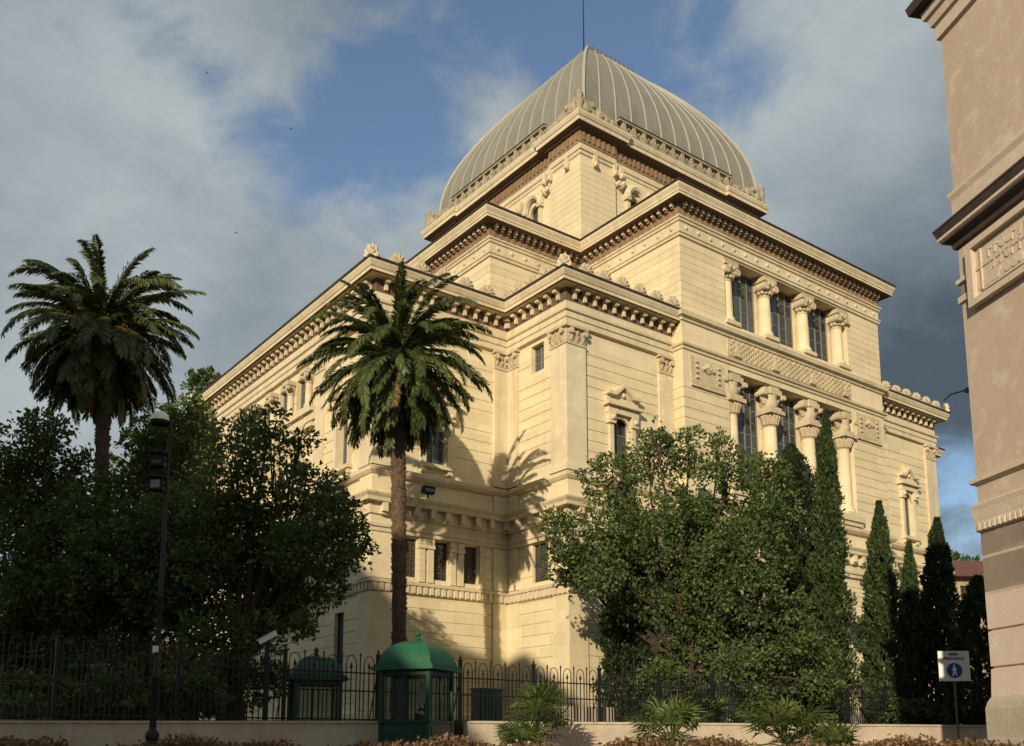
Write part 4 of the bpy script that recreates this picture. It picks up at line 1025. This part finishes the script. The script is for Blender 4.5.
cypress('cypress_tree','pointed cypress just left of the wall lantern gap, sunlit and full',879,503,705,40,46,M['leaf_cyp'],1.)
cypress('cypress_tree','small slim cypress squeezed between two bigger ones at right',909,543,705,27,48,M['leaf_cyp'],.7)
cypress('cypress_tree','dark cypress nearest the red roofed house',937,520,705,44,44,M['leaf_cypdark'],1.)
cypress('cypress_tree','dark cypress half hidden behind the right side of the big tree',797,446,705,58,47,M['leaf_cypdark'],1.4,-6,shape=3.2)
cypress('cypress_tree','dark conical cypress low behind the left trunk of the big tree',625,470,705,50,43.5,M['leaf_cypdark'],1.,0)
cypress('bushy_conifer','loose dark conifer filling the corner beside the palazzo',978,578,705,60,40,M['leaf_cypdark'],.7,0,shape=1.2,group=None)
for i,(px,Y,w,h,lab) in enumerate(((745,38.5,2.6,2.2,'dark rounded shrub behind the fence under the big tree'),(800,40,3.,2.6,'broad dark shrub at the foot of the tallest cypress'),(700,37.5,1.8,1.7,'small shrub behind the fence left of the stones'),(905,43.5,2.6,1.9,'low shrub between the right hand cypresses'),(655,37,1.4,1.3,'little bush behind the fence at the tree trunk'),(30,27,4.,1.8,'dark clipped shrub behind the fence at far left'),(110,27.5,3.6,2.,'dark bush behind the fence left of the lamp post'),(195,27.,2.6,2.2,'dark bush behind the fence right of the lamp post'),(965,43,2.4,1.6,'low dark bush behind the fence beneath the sign'))):
    b = gpos(px,Y); t = thing('shrub',lab,'shrub',b,0,'shrubs behind the fence'); cl = []
    for _ in range(22):
        a = rnd.random()*2*PI; r = rnd.random()**.5*w*.45; cl.append(((r*math.cos(a),r*math.sin(a)*.7,rnd.uniform(.2,1)*h*(1-.4*(r/(w*.5))**2)*.85),rnd.uniform(.25,.45)))
    P,D = clump_points(cl,700); n = len(P); leaves_obj('crown',P,D,rng.uniform(.7,1.3,n)*.17,rng.uniform(.7,1.3,n)*.1,M['leaf_dark'],t)
    m = MB()
    for k in range(4): m.tube([(0,0,-.1),(rnd.uniform(-.4,.4)*w*.5,rnd.uniform(-.2,.2),h*.5)],[.05,.02],5)
    m.build('stem',M['bark'],t)
# pale stones in the garden
for i,(px,Y,w,h,lab) in enumerate(((585,34.,2.0,.75,'pale cut stone block lying behind the fence'),(722,39.,2.2,.9,'rough pale boulder heap behind the fence at right'))):
    b = gpos(px,Y); m = MB(); 
    for k in range(1 if i == 0 else 4):
        x = 0 if i == 0 else rnd.uniform(-.8,.8); rr_ = [(rnd.uniform(.8,1.1)) for _ in range(8)]
        if i == 0: m.prism([(-1,-.4),(1,-.4),(1.02,.4),(-.96,.42)],-.05,h)
        else: m.lathe([(.55,-.05),(.6,.25),(.45,.5),(.2,.62)],(x,rnd.uniform(-.2,.2),0),7,None,rnd.random())
    o = m.build('garden_stone',M['travertine'],None); o.location = b; o.rotation_euler = (0,0,RZ); tag(o,lab,'stone')

# ------------------------------------------------------------------ date palms
def date_palm(name, label, px, py_crown, Y, px_base, r_trunk, reach, seed, fruit=0):
    rg = np.random.default_rng(seed); top = at(px,py_crown,Y); b = gpos(px_base,Y); b.x = top.x+(b.x-top.x)*1.
    t = thing(name, label, 'palm tree', b); Hc = top.z-b.z; lx = top.x-b.x
    m = MB(); pts = []; rad = []; n = 44
    for i in range(n+1):
        k = i/n; pts.append((lx*k**1.5,0,-.2+(Hc+.3)*k)); w = 1.25-.25*min(1,k*5)+(.0 if k < .8 else (k-.8)*1.9)
        rad.append(r_trunk*w*(1.05 if i%2 else .95))
    m.tube(pts,rad,14)
    for i in range(420):                        # leaf-base scars, longer under the crown
        k = rg.random()**.7; a = rg.random()*2*PI; w = r_trunk*(1.25-.25*min(1,k*5)+(0 if k < .8 else (k-.8)*1.9)); z = -.2+(Hc+.3)*k
        L = .07 if k < .8 else .16; x,y = lx*k**1.5+w*math.cos(a), w*math.sin(a)
        tx,ty = -math.sin(a)*.08, math.cos(a)*.08; ox,oy = math.cos(a)*L, math.sin(a)*L
        m.add([(x-tx,y-ty,z),(x+tx,y+ty,z),(x+ox,y+oy,z+.12),(x+tx*.4-ox*.2,y+ty*.4-oy*.2,z+.1),(x-tx*.4-ox*.2,y-ty*.4-oy*.2,z+.1)],[(0,1,2),(1,3,2),(0,2,4)])
    m.build('trunk',M['ptrunk'],t)
    def fronds(nm, cnt, elev, mat, Lf, droop, wl=.46, sd=0):
        V = []; nf = 0; m = MB()
        for i in range(cnt):
            az = 2.39996*i+rg.uniform(-.3,.3); e = math.radians(elev(i/max(1,cnt-1)))+rg.normal()*.11; L = Lf*rg.uniform(.78,1.1); twist = rg.normal()*.5; dr_ = rg.uniform(.8,1.35)
            dx,dy = math.cos(az),math.sin(az); p = np.array([lx+dx*.16,dy*.16,Hc+.15*math.sin(e)]); ns = 30; pth = [p.copy()]; tang = []
            tw = rg.normal()*.3
            for s in range(ns):
                k = s/ns; ee = e-dr_*droop(i/max(1,cnt-1))*k**1.7; tv = np.array([dx*math.cos(ee)-dy*twist*k*.6,dy*math.cos(ee)+dx*twist*k*.6,math.sin(ee)]); tv /= np.linalg.norm(tv); tang.append(tv); p = p+tv*L/ns; pth.append(p.copy())
            m.tube([tuple(pth[k]) for k in (0,5,11,18,25,30)],[.04,.032,.025,.018,.012,.006],4,False)
            side = np.array([-dy,dx,.35*rg.normal()]); side /= np.linalg.norm(side)
            for s in range(3,ns):
                k = s/ns; tv = tang[s]; up = np.cross(side,tv)
                ll = wl*(1.0 if .15 < k < .75 else (.55+.45*k/.15 if k <= .15 else 1-.6*(k-.75)/.25))
                for g in range(4):
                  for sg in (-1,1):
                    for lay in (.35+.3*rg.random(),):
                        d = side*sg*(.62+.14*rg.normal())+tv*(.85+.18*rg.normal())+up*(lay*(.8 if e>0 else .3)+.12*rg.normal()); d /= np.linalg.norm(d)
                        o = pth[s]+tv*L/ns*(.25*g+.1*rg.random()); w = .031
                        nrm = np.cross(d,tv); nrm /= np.linalg.norm(nrm)+1e-9; wv = np.cross(nrm,d)*w
                        mid = o+d*ll*.5+np.array([0,0,.0]); tip = o+d*ll-np.array([0,0,.10*ll])
                        m.add([o,mid+wv,tip,mid-wv],[(0,1,2,3)])
        m.build(nm,mat,t)
    fronds('frond_crown',92,lambda k: 84-112*k**.9,M['palm'],reach,lambda k: 1.6-.5*k)
    fronds('hanging_fronds',76,lambda k: -30-44*k,M['palm'],reach*.88,lambda k: .62-.2*k)
    fronds('dry_fronds',30 if fruit else 12,lambda k: -35-45*k,M['palmdry'],reach*.84,lambda k: .4)
    if fruit:
        m = MB()
        for i in range(fruit):
            a = 2.4*i; e = rg.uniform(.0,.5); s = Vector((lx,0,Hc)); d = Vector((math.cos(a)*math.cos(e),math.sin(a)*math.cos(e),math.sin(e)))
            p1 = s+d*.9; m.tube([s,p1,p1+Vector((d.x*.35,d.y*.35,-.2))],[.03,.025,.02],4)
            for _ in range(60):
                q = p1+d*rg.uniform(.0,.5)+Vector((rg.normal()*.13,rg.normal()*.13,-abs(rg.normal())*.35)); m.add([q+Vector((.04,0,0)),q+Vector((-.02,.035,0)),q+Vector((-.02,-.035,0)),q+Vector((0,0,.05))],[(0,1,3),(1,2,3),(2,0,3),(0,2,1)])
        m.build('fruit_stalks',M['fruit'],t)
    return t
date_palm('date_palm','tall date palm in front of the synagogue with thick round green crown',397,358,38.4,399,.285,4.25,5,0)
date_palm('date_palm','tall date palm at left against the sky, with orange fruit stalks',103,330,35.,96,.25,3.8,9,16)

def fan_palm(label, px, py_top, Y, wpx, zb, seed, mat='fan', nl=26):
    rg = random.Random(seed); b = gpos(px,Y,zb); top = at(px,py_top,Y); Hh = top.z-zb; R = wpx/F_PX*Y/2
    t = thing('fan_palm',label,'fan palm',b,0,'fan palms along the low wall'); m = MB(); st = MB()
    for i in range(nl):
        az = 2.4*i+rg.uniform(-.3,.3); e = math.radians(rg.uniform(-8,80)); L = min(R/max(.2,math.cos(e)),(Hh*.7)/max(.25,math.sin(e)))*rg.uniform(.48,.64)
        d = Vector((math.cos(az)*math.cos(e),math.sin(az)*math.cos(e),math.sin(e))); o = Vector((0,0,.42*Hh)); h = o+d*L
        st.tube([o,o.lerp(h,.5)+Vector((0,0,.04)),h],.012,4)
        sd = d.cross(Vector((0,0,1))).normalized(); up = sd.cross(d)
        fl = L*.75+.16
        for k in range(15):
            a = math.radians(-100+200*k/14); bd = (d*math.cos(a)+sd*math.sin(a)+up*.18*rg.random()).normalized(); ln = fl*(.75+.25*math.cos(a))*rg.uniform(.9,1.1)
            s2 = bd.cross(up).normalized()*.016*(1+fl); mid = h+bd*ln*.55; tip = h+bd*ln-Vector((0,0,.26*ln))
            m.add([h,mid+s2,tip,mid-s2],[(0,1,2,3)])
    m.build('leaves',M[mat],t); st.build('stalks',M['palm'],t)
    m = MB(); m.lathe([(.14,-.05),(.13,.2),(.10,.42*Hh),(.05,.42*Hh+.08)],(0,0,0),8); m.build('trunk',M['ptrunk'],t); return t
fan_palm('green fan palm rising over the low wall right of the kiosk',536,692,20.0,66,1.18,1,'palm',30)
fan_palm('small fan palm low before the wall, left of the yellow green one',521,727,17.5,50,1.12,2)
fan_palm('bright yellow green fan palm in the middle of the sunny low wall',671,708,16.4,86,1.12,3,'fan',34)
fan_palm('broad dark fan palm right of the bright one',784,710,15.6,100,1.12,4,'palm',34)  # darker frond material stands in for shade on this palm
fan_palm('tiny fan palm at the right foot of the broad dark one',832,730,14.6,44,1.12,5,'palm')

# hedge with dried rusty flower heads along the bottom
def hedge(label, x0, x1, zt):
    t = thing('hedge',label,'hedge',((x0+x1)/2,12.1,1.1)); L = x1-x0; n = int(L*2600)
    x = rng.uniform(-L/2,L/2,n); y = rng.uniform(-.45,.45,n); hgt = (zt-1.1)*(.86+.09*np.sin(x*2.1)+.07*np.sin(x*5.7+1)+.05*rng.normal(size=n))
    z = hgt*rng.random(n)**.5
    P = np.stack([x,y,z],1); D = rng.normal(size=(n,3))+np.array([0,0,.6]); leaves_obj('foliage',P,D,rng.uniform(.04,.085,n),rng.uniform(.025,.05,n),M['hedge'],t)
    m = MB()
    for k in range(int(L*4)): m.tube([(rnd.uniform(-L/2,L/2),rnd.uniform(-.3,.3),-.05),(rnd.uniform(-L/2,L/2)*.02+0,0,.1)] if False else [(q:=rnd.uniform(-L/2,L/2),0,-.05),(q+rnd.uniform(-.1,.1),rnd.uniform(-.2,.2),.4)],[.012,.006],4)
    m.build('stems',M['bark'],t)
hedge('short stretch of rusty flowering hedge at the bottom left corner',-7.4,-5.65,1.675)
hedge('long rusty flowering hedge along the bottom before the wall',-4.85,7.6,1.655)

# ------------------------------------------------------------------ houses beyond
hp = at(985,690,84.); t = thing('red_roofed_house','distant brownish house with red tiled roof beside the palazzo','house',(hp.x,hp.y,2.),math.radians(8))
ez = zat(576,hp.x,84.)-2.; FHs = [Face(a,b) for a,b in zip([(-5,0),(9,0),(9,9),(-5,9)],[(9,0),(9,9),(-5,9),(-5,0)])]
hh = [(q,q+1.1,z,z+1.7) for q in (1.2,3.4,5.6,8.,10.6) for z in (3.,6.5,10.,ez-2.6) if z < ez-2.2]
m = MB(); 
for i,F in enumerate(FHs): wall_face(m,F,[(0,0),(ez,0)],hh if i == 0 else [],0,0,.25)
m.build('wall',M['hbrick'],t)
for h in hh:
    m = MB(); m.box(h[0],h[1],-.26,-.2,h[2],h[3],FHs[0]); o = m.build('window',M['shutter'],t); m = MB(); m.box(h[0]-.12,h[1]+.12,0,.12,h[2]-.15,h[2],FHs[0]); m.build('sill',M['travertine'],o)
m = MB(); m.add([(-5.8,-.8,ez),(9.8,-.8,ez),(9.8,9.8,ez),(-5.8,9.8,ez),(-1,4.5,ez+2.3),(5,4.5,ez+2.3)],[(0,1,5,4),(1,2,5),(2,3,4,5),(3,0,4),(0,3,2,1)]); m.box(-5.9,9.9,-.9,9.9,ez-.2,ez-.01)
rf = m.build('roof',M['tile'],t); m = MB(); m.box(-2.6,-2.0,2.2,2.8,ez+.8,ez+2.6); m.box(-2.7,-1.9,2.1,2.9,ez+2.6,ez+2.8); m.build('chimney',M['hbrick'],rf)
hp = at(60,690,62.); t = thing('ochre_house','low ochre house glimpsed through the dark trees at far left','house',(hp.x-12,hp.y,2.),math.radians(10))
F = Face((0,0),(26,0)); hh = [(q,q+1.2,z,z+2.) for q in (2,6,10,14,18,22) for z in (1.2,)]
m = MB(); wall_face(m,F,[(0,0),(5.2,0)],hh,0,0,.25); m.box(0,.3,.01,9,0,5.2); m.box(25.7,26,.01,9,0,5.2); m.build('wall',M['orange'],t)
for h in hh: m = MB(); m.box(h[0],h[1],-.26,-.2,h[2],h[3],F); m.build('window',M['shutter'],t)
m = MB(); m.prism([(-.6,5.2),(9.6,5.2),(4.5,6.9)],-.5,26.5,lambda x,y,z:(z,x,y)); m.build('roof',M['tile'],t)

# unseen blocks added behind the viewer, stepped in height to shade the left garden
def shading_block(x0,x1,y0,y1,h,label,mt):
    t = thing('shading_block',label,'house',(x0,y0,0)); F = Face((0+(x1-x0),y1-y0),(0,y1-y0)); Lx = x1-x0
    hh = [(q,q+1.2,z,z+1.9) for q in np.arange(1.5,Lx-2,3.2) for z in np.arange(1.2,h-3,3.6)]
    m = MB(); wall_face(m,F,[(-.05,0),(h,0)],hh,0,0,.25); 
    for a,b in (((0,y1-y0),(0,0)),((0,0),(Lx,0)),((Lx,0),(Lx,y1-y0))): wall_face(m,Face(a,b),[(-.05,0),(h,0)])
    m.build('wall',mt,t); m = MB()
    m.box(-.4,Lx+.4,-.4,y1-y0+.4,h,h+.3); m.build('roof',M['tile'],t)
    for q in hh:
        m = MB(); m.box(q[0],q[1],-.26,-.2,q[2],q[3],F); m.build('window',M['shutter'],t)
shading_block(-62,-29.,-26,-13,32.6,'tall ochre block added unseen behind the viewer to shade the left trees',M['bstucco'])
shading_block(-28.98,-20.1,-26,-13,27.6,'narrow ochre block added unseen for shade between the tall and the low one',M['brust'])
shading_block(-20.,-14.2,-26,-13,15.4,'low cream house across the street next to the tall ochre one',M['btrim'])

# birds
for i,(px,py) in enumerate(((207,73),(291,129),(236,233))):
    p = at(px,py,60.); t = thing('bird',['tiny dark bird high at upper left in the pale cloud','tiny dark bird at the edge of the blue patch','tiny dark bird low above the palms in grey cloud'][i],'bird',p,rnd.random()*3,'birds in the sky')
    m = MB(); t.scale = (.5,.5,.5); m.tube([(-.16,0,0),(-.06,0,.01),(.08,0,.0),(.2,0,.0)],[.02,.05,.045,.01],6)
    for s in (-1,1): m.add([(-.05,s*.03,.02),(.06,s*.03,.02),(.05,s*.22,.09),(-.02,s*.42,.04),(-.06,s*.2,.08)],[(0,1,2,4),(4,2,3)])
    m.build('body',M['bird'],t)

# ------------------------------------------------------------------ sky and sun
SUN_AZ, SUN_EL = math.radians(198.4), math.radians(18.6)      # compass-like, from +Y towards +X
w = bpy.data.worlds.new('World'); C.world = w; w.use_nodes = True; nt = w.node_tree; nt.nodes.clear()
out = N(nt,'ShaderNodeOutputWorld'); sky = N(nt,'ShaderNodeTexSky',sky_type='NISHITA',sun_disc=False); sky.sun_elevation = SUN_EL; sky.sun_rotation = SUN_AZ; sky.altitude = 50; sky.air_density = 1.0; sky.dust_density = .6; sky.ozone_density = 2.
bg = N(nt,'ShaderNodeBackground'); bg.inputs[1].default_value = .135; nt.links.new(sky.outputs[0],bg.inputs[0])
tc = N(nt,'ShaderNodeTexCoord'); nd = N(nt,'ShaderNodeVectorMath',operation='NORMALIZE'); nt.links.new(tc.outputs['Generated'],nd.inputs[0]); DIR = nd.outputs[0]
sx = N(nt,'ShaderNodeSeparateXYZ'); nt.links.new(DIR,sx.inputs[0])
def math_(op,a,b=None,c=None):
    n = N(nt,'ShaderNodeMath',operation=op)
    for i,v in enumerate((a,b,c)):
        if v is None: continue
        if hasattr(v,'is_linked'): nt.links.new(v,n.inputs[i])
        else: n.inputs[i].default_value = v
    return n.outputs[0]
def lobe(px,py,width,amp):
    d = ray(px,py).normalized(); v = N(nt,'ShaderNodeVectorMath',operation='DOT_PRODUCT'); nt.links.new(DIR,v.inputs[0]); v.inputs[1].default_value = d
    return math_('MULTIPLY', math_('EXPONENT', math_('MULTIPLY', math_('SUBTRACT',1.,v.outputs['Value']), -1./(1-math.cos(math.radians(width))))), amp)
def total(L):
    a = L[0]
    for b_ in L[1:]: a = math_('ADD',a,b_)
    return a
pr_ = N(nt,'ShaderNodeMapping'); nt.links.new(DIR,pr_.inputs[0]); pr_.inputs['Scale'].default_value = (1.,.8,1.45); pr_.inputs['Rotation'].default_value = (0,math.radians(-28),0)
n1 = noise(nt,pr_.outputs[0],3.6,10,.58,.5); n2 = noise(nt,pr_.outputs[0],2.6,9,.58,.4); n3 = noise(nt,pr_.outputs[0],11.,9,.6,.4)
blue = total([lobe(330,92,3.4,.42),lobe(420,135,4.,.50),lobe(385,60,3.6,.34),lobe(560,20,8,.55),lobe(690,75,5,.40),lobe(155,15,3.,.26),lobe(215,80,3.,.26),lobe(260,150,3.,.24),lobe(330,190,3,.20),lobe(390,215,3,.15),lobe(300,170,2.5,.12),lobe(965,505,4.5,.3),lobe(465,80,2.8,-.26),lobe(290,50,2.6,-.16),lobe(360,30,2.4,-.16),lobe(500,120,3,-.12),lobe(640,30,2.8,-.16),lobe(60,170,8,-.12),lobe(850,170,7,-.2)])
dens = math_('SUBTRACT', math_('ADD',math_('ADD',math_('MULTIPLY',math_('SUBTRACT',n1,.5),1.15),math_('MULTIPLY',math_('SUBTRACT',n3,.5),.95)),.38), blue)
mask = N(nt,'ShaderNodeMapRange',interpolation_type='SMOOTHSTEP'); nt.links.new(dens,mask.inputs[0]); mask.inputs[1].default_value = -.20; mask.inputs[2].default_value = .30; mask.inputs[3].default_value = .06
bright = total([lobe(840,170,8,.24),lobe(760,110,5,.04),lobe(30,390,12,.16),lobe(380,205,5,.10),lobe(180,100,7,.08),lobe(935,400,12,-.42),lobe(900,290,7,-.10),lobe(40,200,9,.05),lobe(40,40,12,-.07),lobe(240,330,8,-.08)])
cb = math_('ADD',math_('ADD',bright,.42),math_('MULTIPLY',math_('SUBTRACT',n2,.5),.75)); cb = math_('ADD',cb,math_('MULTIPLY',math_('SUBTRACT',n3,.5),.30))
ccol = ramp(nt,cb,[(.0,(.085,.115,.145)),(.2,(.185,.23,.27)),(.42,(.34,.39,.42)),(.65,(.50,.55,.565)),(.95,(.74,.79,.78))])
bg2 = N(nt,'ShaderNodeBackground'); bg2.inputs[1].default_value = .97; nt.links.new(ccol,bg2.inputs[0])
mx = N(nt,'ShaderNodeMixShader'); nt.links.new(mask.outputs[0],mx.inputs[0]); nt.links.new(bg.outputs[0],mx.inputs[1]); nt.links.new(bg2.outputs[0],mx.inputs[2]); nt.links.new(mx.outputs[0],out.inputs[0])

sl = bpy.data.lights.new('sun','SUN'); sl.energy = 4.9; sl.angle = math.radians(.55); sl.color = (1,.86,.65)
so = bpy.data.objects.new('sun',sl); COL.objects.link(so)
sd = Vector((math.sin(SUN_AZ)*math.cos(SUN_EL),math.cos(SUN_AZ)*math.cos(SUN_EL),math.sin(SUN_EL)))
so.rotation_euler = (-sd).to_track_quat('-Z','Y').to_euler(); so.location = (0,-30,60)

cam = bpy.data.cameras.new('camera'); co_ = bpy.data.objects.new('camera',cam); COL.objects.link(co_)
co_.location = (0,0,EYE); co_.rotation_euler = (PI/2+PITCH,0,0)
cam.sensor_fit = 'HORIZONTAL'; cam.sensor_width = 36.; cam.lens = 36*F_PX/1024; cam.shift_y = (CY-373)/1024; cam.clip_end = 4000; cam.clip_start = .1
C.camera = co_
C.view_settings.view_transform = 'Standard'; C.view_settings.look = 'None'; C.view_settings.exposure = 0; C.view_settings.gamma = 1
C.render.engine = 'CYCLES'; C.cycles.max_bounces = 6; C.cycles.transparent_max_bounces = 8
